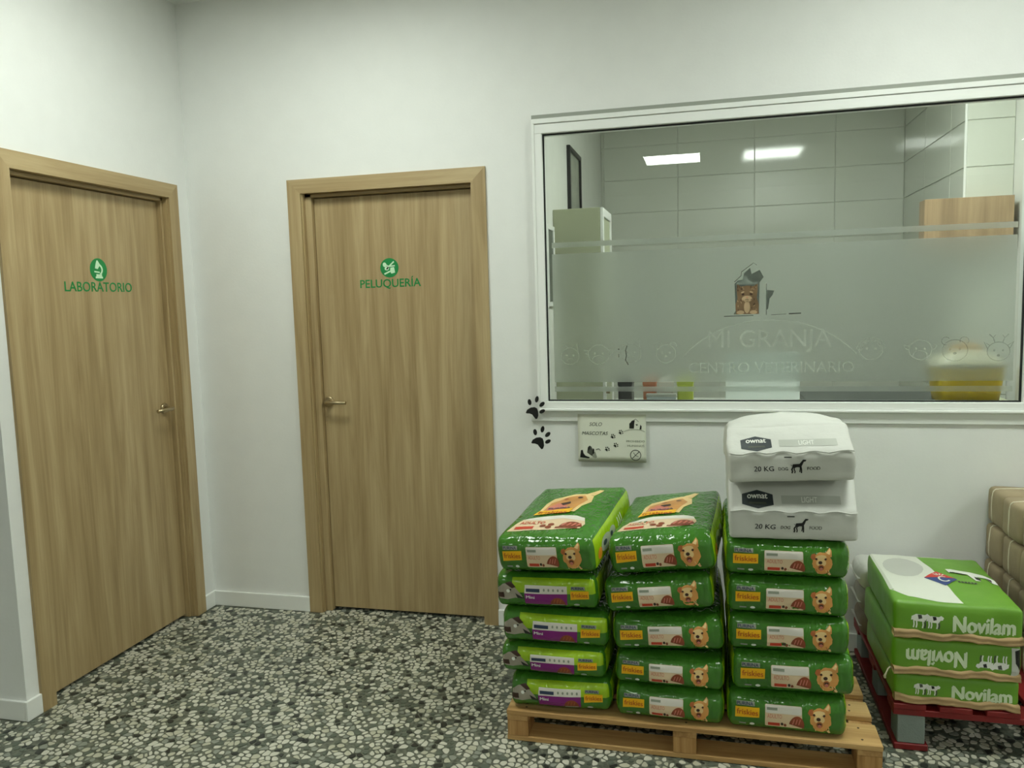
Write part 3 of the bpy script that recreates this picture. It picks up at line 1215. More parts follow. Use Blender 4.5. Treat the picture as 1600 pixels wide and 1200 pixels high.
lathe_box('body', [(0, .108, .085), (.004, .115, .092), (.06, .124, .098), (.128, .130, .104), (.135, .136, .110), (.143, .136, .110)], M_TUB, tub)
lathe_box('lid', [(.144, .137, .111), (.155, .136, .110), (.172, .118, .094), (.196, .080, .066), (.205, .050, .04), (.209, .02, .016)], M_LID, tub)
b = MB()
b.tube([(-.055, 0, .196), (-.05, 0, .218), (0, 0, .230), (.05, 0, .218), (.055, 0, .196)], 0.011, plain('orange_plastic', (232, 170, 60), 0.4), 8)
b.build('carry_handle', tub)

# low shelf of supplies left of the counter
sh = tag(empty('side_shelf', (2.452, 0.30, 0)), 'grey side shelf standing behind the window, holding folders', 'shelf')
for nm, a in (('top_board', (-.42, .42, -.17, .17, 1.000, 1.020)), ('lower_board', (-.40, .40, -.16, .16, .45, .47)), ('bottom_board', (-.40, .40, -.16, .16, .06, .08))):
    b = MB()
    b.box(*a, M_BAND, 0.002)
    b.build(nm, sh)
for s in (-1, 1):
    b = MB()
    b.box(s*.41-.01, s*.41+.01, -.16, .16, 0, 1.0, M_BAND, 0.002)
    b.build('side_panel', sh)


def small_box(name, label, cat, loc, size, m, lidm=None):
    r = tag(empty(name, loc), label, cat)
    b = MB()
    b.box(-size[0]/2, size[0]/2, -size[1]/2, size[1]/2, 0, size[2], m, min(size)*0.08, 2)
    b.build('body', r)
    b = MB()
    b.box(-size[0]/2-.002, size[0]/2+.002, -size[1]/2-.002, size[1]/2+.002, size[2]*.82, size[2]+.003, lidm or m, min(size)*0.05)
    b.build('lid', r)
    return r


small_box('storage_box', 'black lidded box on the grey side shelf', 'box', (2.105, .22, 1.02), (.062, .12, .112), M_BLACKV)
small_box('storage_box', 'orange carton on the grey side shelf', 'box', (2.215, .22, 1.02), (.055, .11, .112), plain('orange_card', (196, 120, 78), 0.5))
small_box('storage_box', 'white carton on the grey side shelf', 'box', (2.290, .22, 1.02), (.060, .11, .108), M_LABELW)
small_box('storage_box', 'lime green carton on the grey side shelf', 'box', (2.375, .22, 1.02), (.070, .11, .112), plain('lime_card', (190, 204, 70), 0.5))
small_box('storage_box', 'low clear plastic box in front of the orange carton', 'box', (2.27, .145, 1.02), (.13, .03, .055), plain('clear_box', (176, 186, 188), 0.2), M_BAND)

# white sheet taped to the room side of the glass
kp = NT('thin_paper')
kp.t.nodes.remove(kp.b)
_d = kp.n('ShaderNodeBsdfDiffuse')
_d.inputs[0].default_value = (0.86, 0.9, 0.88, 1)
_t = kp.n('ShaderNodeBsdfTranslucent')
_t.inputs[0].default_value = (0.95, 0.98, 0.97, 1)
_x = kp.n('ShaderNodeMixShader')
_x.inputs[0].default_value = 0.72
kp.l(_d.outputs[0], _x.inputs[1])
kp.l(_t.outputs[0], _x.inputs[2])
kp.l(_x.outputs[0], kp.out.inputs[0])
sheet = MB()
sheet.box(2.548, 2.846, 0.0040, 0.0042, 1.070, 1.270, kp.m)
so = sheet.build('paper_sheet')
tag(so, 'white paper sheet behind the window glass below the kitten emblem', 'paper')


# ================================================================== WALL STICKERS AND NOTICE
def paw(x, z, s, label, y):
    root = tag(empty('paw_sticker', (x, y, z)), label, 'sticker')
    f = lambda u, v, o: Vector((u, -o, v))

    def slab(name, pts):
        b = MB()
        b.prism([(p[0]*s, p[1]*s) for p in pts], 'Y', -0.0008, 0.0, M_BLACKV)
        b.build(name, root)
    pad = [(-.50, -.18), (-.42, -.02), (-.22, .10), (.0, .13), (.14, .06), (.19, -.10), (.20, -.34), (.14, -.50), (.05, -.53), (-.04, -.42), (-.14, -.28), (-.30, -.22), (-.45, -.22)]
    slab('pad', pad)
    for cx, cy, rx, ry, rot in ((-.27, .40, .105, .17, R(8)), (.14, .56, .10, .18, R(-14)), (.42, .28, .105, .18, R(-48)), (.42, -.10, .10, .17, R(-62))):
        slab('toe', ellipse(cx, cy, rx, ry, 16, rot))


paw(1.722, 1.028, 0.082, 'black paw print sticker on the window corner, higher of two', -0.0345)
paw(1.737, 0.886, 0.084, 'black paw print sticker on bare wall, lower of two', 0.0)

nt = tag(empty('wall_notice', (2.062, -0.0125, 0.793)), 'white paper notice SOLO MASCOTAS taped below the window', 'notice')
NW, NH = 0.300, 0.212
V, F = [], []
for j in range(9):
    for i in range(13):
        u, v = -NW/2+NW*i/12, NH*j/8
        V.append((u, -0.0006-0.003*max(0, 1-j/3)*(0.6+0.4*math.sin(i*.8)), v))
for j in range(8):
    for i in range(12):
        a = j*13+i
        F.append((a, a+1, a+14, a+13))
sheet = from_data('sheet', V, F, M_PAPER, nt, smooth=True)
sm = sheet.modifiers.new('thick', 'SOLIDIFY')
sm.thickness = 0.0006
sm.offset = -1
fn = lambda u, v, o: Vector((u, -0.0010-0.003*max(0, 1-(v/NH*8)/3)*(0.6+0.4*math.sin((u+NW/2)/NW*12*.8))-o*0.6, v))
pr = Print()
pr.text('SOLO', -0.098, 0.160, 0.016, M_INK, 0, width=0.056, shear=0.25, bold=.004)
pr.build('lettering', fn, nt, maxlen=.03, label='word SOLO')
pr = Print()
pr.text('MASCOTAS', -0.132, 0.120, 0.015, M_INK, 0, width=0.116, shear=0.25, bold=.006)
pr.build('lettering', fn, nt, maxlen=.03, label='word MASCOTAS')
pr = Print()
pr.text('PROHIBIDO', 0.064, 0.089, 0.009, M_INKL, 0, width=0.080, bold=.006)
pr.text('HUMANOS', 0.068, 0.069, 0.009, M_INKL, 0, width=0.074, bold=.006)
pr.build('small_lettering', fn, nt, maxlen=.03)
for (cx, cz, rot) in ((0.039, .132, 0), (.004, .113, 0), (.016, .074, 0), (-.022, .056, 0)):
    pr = Print()
    e = .011
    pr.poly([(cx+p[0]*e*1.6, cz+p[1]*e*1.6) for p in [(-.55, -.1), (-.2, .15), (.1, .1), (.2, -.2), (.12, -.55), (-.1, -.4)]], M_BLACKV)
    for (a, bb, rx, ry, ro) in ((-.30, .55, .16, .26, 0), (.25, .62, .16, .26, -.2), (.65, .25, .16, .26, -.8), (.70, -.30, .15, .24, -1.1)):
        pr.ell(cx+a*e*1.2, cz+bb*e*1.2, rx*e*1.4, ry*e*1.4, M_INK, 0, ro, 10)
    pr.build('paw_print', fn, nt, maxlen=.03)
pr = Print()
pr.line(ellipse(.104, .032, .0225, .0225, 26), .0032, M_INK, 0, True)
pr.line([(.090, .018), (.119, .047)], .0032, M_INK)
pr.line([(.094, .044), (.104, .030), (.116, .026)], .0022, M_INK)
pr.build('ban_sign', fn, nt, maxlen=.03)
pr = Print()
pr.poly([(.078, .150), (.078, .172), (.090, .183), (.102, .187), (.100, .176), (.098, .150)], M_BLACKV)
pr.line([(.086, .181), (.106, .192), (.118, .180)], .002, M_INK)
pr.poly([(.104, .168), (.112, .170), (.116, .166), (.110, .162)], M_INK)
pr.poly([(.122, .146), (.126, .168), (.131, .160), (.130, .146)], M_BLACKV)
pr.line(ellipse(.100, .128, .05, .018, 14, 0, R(25), R(155)), .002, M_INKL)
pr.build('house_emblem', fn, nt, maxlen=.03)
pr = Print()
pr.poly([(-.142, .018), (-.138, .050), (-.130, .052), (-.126, .036), (-.118, .026), (-.098, .019), (-.102, .014)], M_BLACKV)
pr.poly([(-.110, .040), (-.106, .064), (-.098, .072), (-.090, .066), (-.086, .054), (-.080, .038), (-.082, .022), (-.096, .030)], M_INK)
pr.poly([(-.108, .052), (-.105, .064), (-.098, .070), (-.097, .056), (-.104, .048)], M_BLACKV, 1)
pr.poly([(-.084, .062), (-.082, .040), (-.074, .046), (-.066, .020), (-.072, .016), (-.086, .020)], M_INKL, 1)
pr.poly([(-.085, .060), (-.078, .056), (-.079, .038), (-.085, .032)], M_BLACKV, 2)
pr.line([(-.070, .054), (-.058, .058), (-.050, .050)], .003, M_INK, 1)
pr.build('pet_picture', fn, nt, maxlen=.03)


# ================================================================== BAGS
class Bag:
    """pillow-shaped sack: S(a, b, c) maps the unit cube's surface to the sack (base at z = 0)"""
    def __init__(self, w, d, h, r=0.045, bulge=0.0, belly=0.0, wr=0.003, seed=0, wscale=9.0, ridge=None, rx=None, tail=0.0):
        self.w, self.d, self.h, self.r, self.bulge, self.belly, self.wr, self.seed, self.ws = w, d, h, r, bulge, belly, wr, seed, wscale
        self.ridge = ridge
        self.rx = rx or r
        self.tail = tail

    def S(self, a, b, c):
        w, d, h, r = self.w/2, self.d/2, self.h/2, min(self.r, self.h/2*0.98)
        q = Vector((a*w, b*d, c*h))
        rx = self.rx
        inn = Vector((max(-(w-rx), min(w-rx, q.x)), max(-(d-r), min(d-r, q.y)), max(-(h-r), min(h-r, q.z))))
        n = q-inn
        n = Vector((n.x/rx, n.y/r, n.z/r))
        if n.length < 1e-9:
            n = Vector((0, 0, 1))
        n.normalize()
        p = inn+Vector((n.x*rx, n.y*r, n.z*r))
        if self.tail and b > -.3:
            p.z = (p.z+h)*(1-self.tail*(b+.3)/1.3)-h
        # pillow: the middle of each face stands out a little
        if self.bulge and p.z > 0:
            p.z += self.bulge*(1-a*a)*(1-b*b)*max(0, c)
        if self.belly:
            p.y += (-1 if b < 0 else 1)*self.belly*(1-a*a)*(1-c*c)*abs(b)**6
            p.x += (-1 if a < 0 else 1)*self.belly*(1-b*b)*(1-c*c)*abs(a)**6
        if self.ridge:
            zr, back, drop = self.ridge
            zz = p.z+h
            if b < 0 and zz > zr:
                t = (zz-zr)/(self.h-zr)
                p.y += back*max(0, min(1, t))*abs(b)**1.5
        s = self.ws
        v = noise.noise_vector(Vector((p.x*s, p.y*s*.8, p.z*s))+Vector((self.seed*7.13, self.seed*3.7, self.seed*1.9)))
        v2 = noise.noise_vector(Vector((p.x*s*2.7, p.y*s*2.3, p.z*s*2.7))+Vector((self.seed*2.3, 11.0, self.seed*5.1)))
        dsp = n*(v.x*self.wr+v2.x*self.wr*.45)+Vector((v.y, v.z, 0))*self.wr*.5
        fade = 1.0 if c > -0.5 else 0.4
        p += dsp*fade
        p.z += h
        if p.z < 0:
            p.z = 0
        return p

    def nrm(self, a, b, c, face):
        e = 0.02
        if face == 'front':
            u = self.S(a+e, b, c)-self.S(a-e, b, c)
            v = self.S(a, b, c+e)-self.S(a, b, c-e)
            n = u.cross(v)
        elif face == 'top':
            u = self.S(a+e, b, c)-self.S(a-e, b, c)
            v = self.S(a, b+e, c)-self.S(a, b-e, c)
            n = u.cross(v)
        else:
            u = self.S(a, b+e, c)-self.S(a, b-e, c)
            v = self.S(a, b, c+e)-self.S(a, b, c-e)
            n = u.cross(v)
        return n.normalized() if n.length > 0 else Vector((0, -1, 0))

    def front(self):
        def f(u, v, o):
            a, c = max(-.99, min(.99, u/(self.w/2))), max(-.99, min(.99, (v-self.h/2)/(self.h/2)))
            return self.S(a, -1, c)+self.nrm(a, -1, c, 'front')*o
        return f

    def top(self):
        def f(u, v, o):
            a, b = max(-.99, min(.99, u/(self.w/2))), max(-.99, min(.99, v/(self.d/2)))
            return self.S(a, b, 1)+self.nrm(a, b, 1, 'top')*o
        return f

    def right(self):
        def f(u, v, o):
            b, c = max(-.99, min(.99, u/(self.d/2))), max(-.99, min(.99, (v-self.h/2)/(self.h/2)))
            return self.S(1, b, c)+self.nrm(1, b, c, 'right')*o
        return f

    def mesh(self, name, mats, pick, parent, nx=22, ny=22, nz=12):
        V, F, I, key = [], [], [], {}

        def vid(a, b, c):
            k = (round(a, 5), round(b, 5), round(c, 5))
            if k not in key:
                key[k] = len(V)
                V.append(self.S(a, b, c))
            return key[k]

        def lin(n):
            # denser towards the edges, so that the rounding stays smooth
            return [math.sin(math.pi/2*(-1+2*i/n)*1.0) for i in range(n+1)]
        X, Y, Z = lin(nx), lin(ny), lin(nz)

        def grid(A, B, fn, side, rev):
            for i in range(len(A)-1):
                for j in range(len(B)-1):
                    q = [vid(*fn(A[i], B[j])), vid(*fn(A[i+1], B[j])), vid(*fn(A[i+1], B[j+1])), vid(*fn(A[i], B[j+1]))]
                    if rev:
                        q = q[::-1]
                    F.append(q)
                    I.append(pick(side, (A[i]+A[i+1])/2, (B[j]+B[j+1])/2))
        grid(X, Z, lambda a, c: (a, -1, c), 'front', False)
        grid(X, Z, lambda a, c: (a, 1, c), 'back', True)
        grid(Y, Z, lambda b, c: (1, b, c), 'right', False)
        grid(Y, Z, lambda b, c: (-1, b, c), 'left', True)
        grid(X, Y, lambda a, b: (a, b, 1), 'top', False)
        grid(X, Y, lambda a, b: (a, b, -1), 'bottom', True)
        return from_data(name, V, F, mats, parent, I, True)


def dog_face(pr, cx, cz, s, layer=0):
    """happy long-haired tan dog head, height about 1.6 s"""
    P = lambda pts: [(cx+x*s, cz+y*s) for x, y in pts]
    rim = []
    rd = random.Random(int((cx+2)*977))
    for k in range(40):
        t = 2*math.pi*k/40
        x, y = .47*math.cos(t), .58*math.sin(t)
        if y < -.2:
            x *= .86
        j = 1+rd.uniform(-.035, .045)
        rim.append((x*j-.02, y*j+.02))
    pr.poly(P(rim), M_TAN, layer)
    pr.poly(P([(-.50, .22), (-.58, .34), (-.52, .50), (-.34, .54), (-.36, .24)]), M_TAND, layer+1)
    pr.poly(P([(.06, .52), (.20, .66), (.34, .88), (.42, .70), (.42, .40), (.30, .36)]), M_TAN, layer+1)
    pr.poly(P([(.16, .58), (.26, .68), (.34, .82), (.37, .66), (.32, .50)]), M_CREAMF, layer+2)
    pr.ell(cx-.08*s, cz+.36*s, .26*s, .12*s, M_CREAMF, layer+2, .1)
    pr.ell(cx-.08*s, cz+.08*s, .24*s, .20*s, M_CREAMF, layer+2)
    pr.ell(cx-.12*s, cz+.10*s, .095*s, .085*s, M_DBROWN, layer+4)
    for ex in (-.31, .13):
        pr.ell(cx+ex*s, cz+.28*s, .055*s, .055*s, M_DBROWN, layer+4)
    pr.ell(cx-.08*s, cz-.16*s, .15*s, .15*s, M_TAND, layer+3)
    pr.ell(cx-.08*s, cz-.14*s, .10*s, .06*s, M_DBROWN, layer+4)
    pr.ell(cx-.08*s, cz-.23*s, .075*s, .09*s, M_PINK, layer+5)
    for k in range(10):
        x, y = rd.uniform(-.34, .34), rd.uniform(-.52, -.24)
        if abs(x+.08) > .16:
            pr.line(P([(x, y), (x+.04, y-.10)]), .035*s, M_CREAMF if k % 2 else M_TAND, layer+2)
    pr.poly(P([(.24, -.46), (.34, -.66), (.42, -.58), (.34, -.40)]), M_CREAMF, layer+1)


def brand_label(pr, u0, u1, v0, v1, layer=0):
    e = (v1-v0)
    pr.poly([(u0, v0-.04*e), (u1-.02*e, v0+.10*e), (u1, v1), (u0+.02*e, v1-.06*e)], M_YEL, layer)
    pr.text('friskies', (u0+u1)/2, v0+.27*e, .50*e, M_ORT, layer+1, width=(u1-u0)*.86, align='C', bold=.02)
    pr.rect(u0+.05*(u1-u0), u0+.80*(u1-u0), v1+.08*e, v1+.46*e, M_INKL, layer)
    pr.text('PURINA', u0+.08*(u1-u0), v1+.13*e, .28*e, M_NAVY, layer+1, width=(u1-u0)*.66, bold=.03)


def weight_mark(pr, u0, v0, w, layer=0):
    pr.rect(u0, u0+w*.45, v0, v0+.006, M_INKL, layer)
    pr.ell(u0+w*.85, v0+.003, w*.16, .0052, M_WHT, layer)


def kibble_bag_green(label, loc, w=.366, d=.60, h=.118, rot=(0, 0, 0), seed=1, top_art=False, group=None, bulge=0.0):
    root = tag(empty('dog_food_bag', loc, rot), label, 'food bag', group)
    w -= .008
    B = Bag(w, d, h, .036, bulge, .008, .0042, seed, rx=.020)
    body = B.mesh('body', [M_BAGG, M_LIME], lambda s, a, b: 1 if (s in ('right', 'left') and -.95 < a < .97 and abs(b) < .97) else 0, root)
    f = B.front()
    L = lambda t: -w/2+w*t
    Vv = lambda t: h*(1-t)      # measured from the bag's top edge
    pr = Print()
    brand_label(pr, L(.065), L(.272), Vv(.63), Vv(.34))
    pr.build('brand_label', f, root, maxlen=.012, label='yellow friskies label')
    pr = Print()
    weight_mark(pr, L(.10), Vv(.82), w*.13)
    pr.build('weight_mark', f, root, maxlen=.012)
    pr = Print()
    u0, u1, v0, v1 = L(.320), L(.630), Vv(.80), Vv(.23)
    e = v1-v0
    pr.rrect(u0, u1, v0, v1, .004, M_LABELB, 0)
    pr.rrect(u0+.001, u1-.001, v0+.62*e, v1-.001, .004, M_LABELW, 1)
    pr.rect(u0+.05*(u1-u0), u0+.34*(u1-u0), v0+.76*e, v0+.88*e, M_INKL, 2)
    pr.text('ADULTO', u0+.06*(u1-u0), v0+.40*e, .18*e, M_PINK, 2, width=.40*(u1-u0))
    pr.rect(u0+.08*(u1-u0), u0+.40*(u1-u0), v0+.06*e, v0+.20*e, M_REDT, 2)
    pr.ell(u0+.46*(u1-u0), v0+.16*e, .004, .005, M_DBROWN, 2)
    pr.ell(u0+.54*(u1-u0), v0+.12*e, .004, .005, M_BROWN, 2)
    pr.poly(ellipse(u0+.84*(u1-u0), v0+.12*e, .20*(u1-u0), .46*e, 14, -.25, 0, math.pi), M_BROWN, 2)
    for k in range(3):
        t = .74+.08*k
        pr.line([(u0+t*(u1-u0), v0+.20*e), (u0+(t+.05)*(u1-u0), v0+.44*e)], .003, M_PINK, 3)
    pr.build('product_label', f, root, maxlen=.012, label='cream product label with meat picture')
    pr = Print()
    dog_face(pr, L(.785), Vv(.55), h*.53, 0)
    pr.build('dog_picture', f, root, maxlen=.012, label='tan dog face picture')
    if top_art:
        g = B.top()
        A = lambda t: w/2*t
        Bb = lambda t: d/2*t
        pr = Print()
        pr.poly([(A(-.86), Bb(-.80)), (A(-.30), Bb(-.78)), (A(.30), Bb(-.75)), (A(.62), Bb(-.71)), (A(.68), Bb(-.58)), (A(.60), Bb(-.40)), (A(.40), Bb(-.33)), (A(.0), Bb(-.33)), (A(-.45), Bb(-.36)), (A(-.70), Bb(-.42)), (A(-.80), Bb(-.58))], M_LABELB, 0)
        pr.poly([(A(-.72), Bb(-.43)), (A(-.45), Bb(-.36)), (A(.0), Bb(-.33)), (A(.40), Bb(-.33)), (A(.60), Bb(-.40)), (A(.64), Bb(-.50)), (A(.2), Bb(-.44)), (A(-.3), Bb(-.46))], M_LABELW, 1)
        pr.text('ADULTO', A(-.70), Bb(-.595), d*.045, M_REDT, 2, width=w*.27, bold=.01)
        pr.rect(A(-.74), A(-.34), Bb(-.745), Bb(-.665), M_REDT, 2)
        for (x, y) in ((-.16, -.66), (.0, -.62), (-.03, -.70)):
            pr.ell(A(x), Bb(y), .011, .011, M_BROWN, 2)
        pr.poly(ellipse(A(.42), Bb(-.68), w*.115, d*.075, 16, .06, 0, math.pi), M_BROWN, 2)
        for k in range(4):
            pr.line([(A(.24+.10*k), Bb(-.66)), (A(.30+.10*k), Bb(-.57))], .007, M_PINK, 3)
        pr.rect(A(.12), A(.58), Bb(-.73), Bb(-.69), M_BROWN, 2)
        pr.build('front_panel_label', g, root, maxlen=.02, label='cream ADULTO label on the upper face')
        pr = Print()
        pr.poly([(A(-.56), Bb(-.30)), (A(.20), Bb(-.24)), (A(.22), Bb(-.10)), (A(-.50), Bb(-.15))], M_YEL, 5)
        pr.text('friskies', A(-.48), Bb(-.265), d*.040, M_ORT, 6, width=w*.31, bold=.02)
        pr.text('PURINA', A(-.34), Bb(-.09), d*.026, M_NAVY, 6, width=w*.24, bold=.03)
        pr.build('front_brand_label', g, root, maxlen=.02, label='yellow friskies band on the upper face')
        pr = Print()
        P = lambda pts: [(A(x), Bb(y)) for x, y in pts]
        pr.poly(P([(-.52, -.18), (-.50, .14), (-.40, .34), (-.05, .50), (.22, .56), (.44, .44), (.48, .20), (.34, .02), (.28, -.20), (.0, -.14)]), M_CREAMF, 0)
        pr.poly(P([(-.44, -.12), (-.40, .16), (-.10, .38), (.24, .46), (.38, .26), (.26, .0), (.20, -.16)]), M_TAN, 1)
        pr.poly(P([(-.40, .0), (-.24, .16), (-.02, .10), (.06, -.06), (-.1, -.14), (-.36, -.12)]), M_PINK, 2)
        pr.poly(P([(-.18, .14), (.02, .20), (.06, .12), (-.08, .06)]), M_DBROWN, 3)
        pr.ell(A(.18), Bb(.34), .010, .009, M_DBROWN, 3)
        pr.ell(A(-.12), Bb(.30), .009, .008, M_TAND, 3)
        pr.poly(P([(.22, .54), (.46, .74), (.56, .72), (.44, .46)]), M_CREAMF, 0)
        pr.build('front_dog_picture', g, root, maxlen=.02, label='large tan dog picture on the upper face')
        rt = B.right()
        pr = Print()
        for (x, rx, ry) in ((-.52, .06, .026), (-.22, .04, .024)):
            pr.ell(d/2*x, h*.50, rx, ry, M_BAND, 0)
            pr.ell(d/2*x-.012, h*.52, rx*.34, .009, M_NAVY, 1)
        for k in range(3):
            pr.line([(d/2*(.06+.09*k), h*.30), (d/2*(.12+.09*k), h*.50), (d/2*(.08+.09*k), h*.70)], .008, M_WHT, 0)
        pr.ell(d/2*-.80, h*.42, .022, .020, plain('orange_print', (222, 142, 40), 0.4), 0)
        pr.build('side_print', rt, root, maxlen=.012)
    # sealed seam at the far end
    b = MB()
    b.box(-w*.42, w*.42, d/2-.006, d/2+.022, h*.48, h*.50, M_BAGG, .0008)
    b.build('end_seam', root)
    return root


def kibble_bag_purple(label, loc, w=.366, d=.60, h=.116, rot=(0, 0, 0), seed=1, group=None):
    root = tag(empty('dog_food_bag', loc, rot), label, 'food bag', group)
    w -= .008
    B = Bag(w, d, h, .036, 0.0, .008, .0042, seed, rx=.020)
    B.mesh('body', [M_BAGG, M_LIME], lambda s, a, b: 1 if ((s == 'front' and a > -.62 and b > .12) or (s in ('right', 'left') and -.92 < a < .94 and abs(b) < .85)) else 0, root)
    f = B.front()
    L = lambda t: -w/2+w*t
    Vv = lambda t: h*(1-t)
    pr = Print()
    u0, u1 = L(.29), L(.715)
    pr.poly([(u0, Vv(.52)), (u1, Vv(.52)), (u1, Vv(.28)), (u0+.003, Vv(.27))], M_LABELW, 0)
    pr.poly([(u0, Vv(.52)), (u0+.002, Vv(.84)), (u1-.002, Vv(.86)), (u1, Vv(.50))], M_PURP, 1)
    pr.rect(u0+.006, u0+.055, Vv(.47), Vv(.37), M_NAVY, 2)
    for k in range(5):
        pr.ell(u0+.070+.016*k, Vv(.40), .0035, .005, M_INKL, 2, 0, 8)
    pr.text('Mini', u0+.006, Vv(.66), .010, M_WHT, 2, width=.030, bold=.03)
    pr.poly(ellipse(L(.62), Vv(.83), .026, .026, 14, 0, 0, math.pi), M_BROWN, 2)
    for k in range(3):
        pr.line([(L(.58+.03*k), Vv(.78)), (L(.595+.03*k), Vv(.66))], .0025, M_TAND, 3)
    pr.line([(L(.555), Vv(.83)), (L(.685), Vv(.83))], .003, M_BAND, 3)
    pr.build('product_label', f, root, maxlen=.012, label='white and purple product label')
    pr = Print()
    brand_label(pr, L(.745), L(.925), Vv(.66), Vv(.40), 1)
    pr.build('brand_label', f, root, maxlen=.012, label='yellow friskies label')
    pr = Print()
    pr.ell(L(.80), Vv(.83), .010, .005, M_BAND, 1)
    pr.build('weight_mark', f, root, maxlen=.012)
    pr = Print()
    P = lambda pts: [(L(x), Vv(y)) for x, y in pts]
    pr.poly(P([(.02, .40), (.08, .26), (.15, .22), (.20, .36), (.26, .56), (.28, .68), (.20, .66), (.12, .72), (.04, .70), (.015, .58)]), M_GREYFUR, 1)
    pr.poly(P([(.10, .24), (.16, .18), (.21, .34), (.17, .38)]), M_DBROWN, 2)
    pr.poly(P([(.01, .52), (.085, .50), (.09, .66), (.02, .66)]), M_DBROWN, 2)
    pr.poly(P([(.20, .52), (.30, .68), (.22, .66)]), M_BLACKV, 2)
    pr.ell(L(.13), Vv(.46), .006, .006, M_WHT, 2)
    pr.ell(L(.155), Vv(.42), .003, .003, M_BLACKV, 3)
    pr.build('dog_picture', f, root, maxlen=.012, label='black and white dog picture')
    b = MB()
    b.box(-w*.42, w*.42, d/2-.006, d/2+.022, h*.48, h*.50, M_BAGG, .0008)
    b.build('end_seam', root)
    return root


YF = -0.935     # front of the stacked bags
PT = 0.110      # top of the pine pallet
g1 = 'purple labelled kibble bags on the pine pallet'
D = .58
names = ['lowest', 'second from the pine pallet', 'third from the pine pallet', 'fourth from the pine pallet']
# stack beside the grooming-room door: four purple bags, one large green bag on top
zs = [.113, .233, .343, .474]
hs = [.116, .109, .121, .122]
xs = [(1.806, 2.160), (1.779, 2.148), (1.778, 2.149), (1.770, 2.127)]
for k in range(4):
    xa, xb = xs[k]
    w = xb-xa
    lab = 'lime and purple labelled kibble bag, %s in its stack' % ('lowest, on the pine pallet,' if k == 0 else names[k])
    kibble_bag_purple(lab.replace(', in', ' in'), ((xa+xb)/2, YF+D/2, zs[k]+.5*w*math.sin(R([1.5, 0.6, 0.6, 2.0][k]))*.85), w, D, hs[k]-.004, (R([0, 0, 0, 1.6][k]), -R([1.5, 0.6, -0.6, 2.0][k]), R([0, -1, 1, -1][k])), 3+k, g1)
kibble_bag_green('green kibble bag tilted on top of the purple labelled bags', (1.984, -0.680, .628), .352, .56, .124, (R(5.0), -R(4.6), R(-7)), 21, True, None, .012)
# middle stack
g2 = 'green kibble bags in the middle stack'
mid = [((2.166, 2.522), .111, .112, -.6), ((2.170, 2.531), .227, .109, -.3), ((2.164, 2.527), .345, .114, 3.6), ((2.150, 2.508), .467, .115, 7.0)]
lb = ['green kibble bag between stacks, lowest of the stack without white sacks',
      'green kibble bag, second from the pallet in the stack without white sacks',
      'green kibble bag, third from the pallet in the stack without white sacks',
      'tilted green kibble bag, just below the bag facing up its ADULTO label']
for k, ((xa, xb), z, h, roll) in enumerate(mid):
    w = xb-xa
    kibble_bag_green(lb[k], ((xa+xb)/2, YF+D/2, z+.5*w*math.sin(R(abs(roll)))*.9), w, D, h, (0, -R(roll), R([.5, -.8, .6, -1.5][k])), 31+k, False, g2)
kibble_bag_green('green kibble bag topping the middle stack, ADULTO label facing up', (2.352, -0.655, .622), .345, .56, .128, (R(1.0), -R(7.6), R(-4)), 36, True, None, .012)
# stack that carries the two white sacks
g3 = 'green kibble bags under the white sacks'
rt = [((2.532, 2.902), .112, .127, .2), ((2.542, 2.917), .244, .128, 1.0), ((2.536, 2.903), .378, .116, .5), ((2.526, 2.896), .500, .118, 0), ((2.524, 2.900), .624, .116, .3)]
lb = ['green kibble bag, lowest under the white sacks', 'green kibble bag, second from the pallet under the white sacks',
      'green kibble bag, third from the pallet under the white sacks', 'green kibble bag, fourth from the pallet under the white sacks',
      'green kibble bag directly under the white sacks']
for k, ((xa, xb), z, h, roll) in enumerate(rt):
    kibble_bag_green(lb[k], ((xa+xb)/2, YF+D/2, z), xb-xa, D, h, (0, -R(roll), R([-.6, .8, -.5, .6, -.3][k])), 41+k, False, g3)


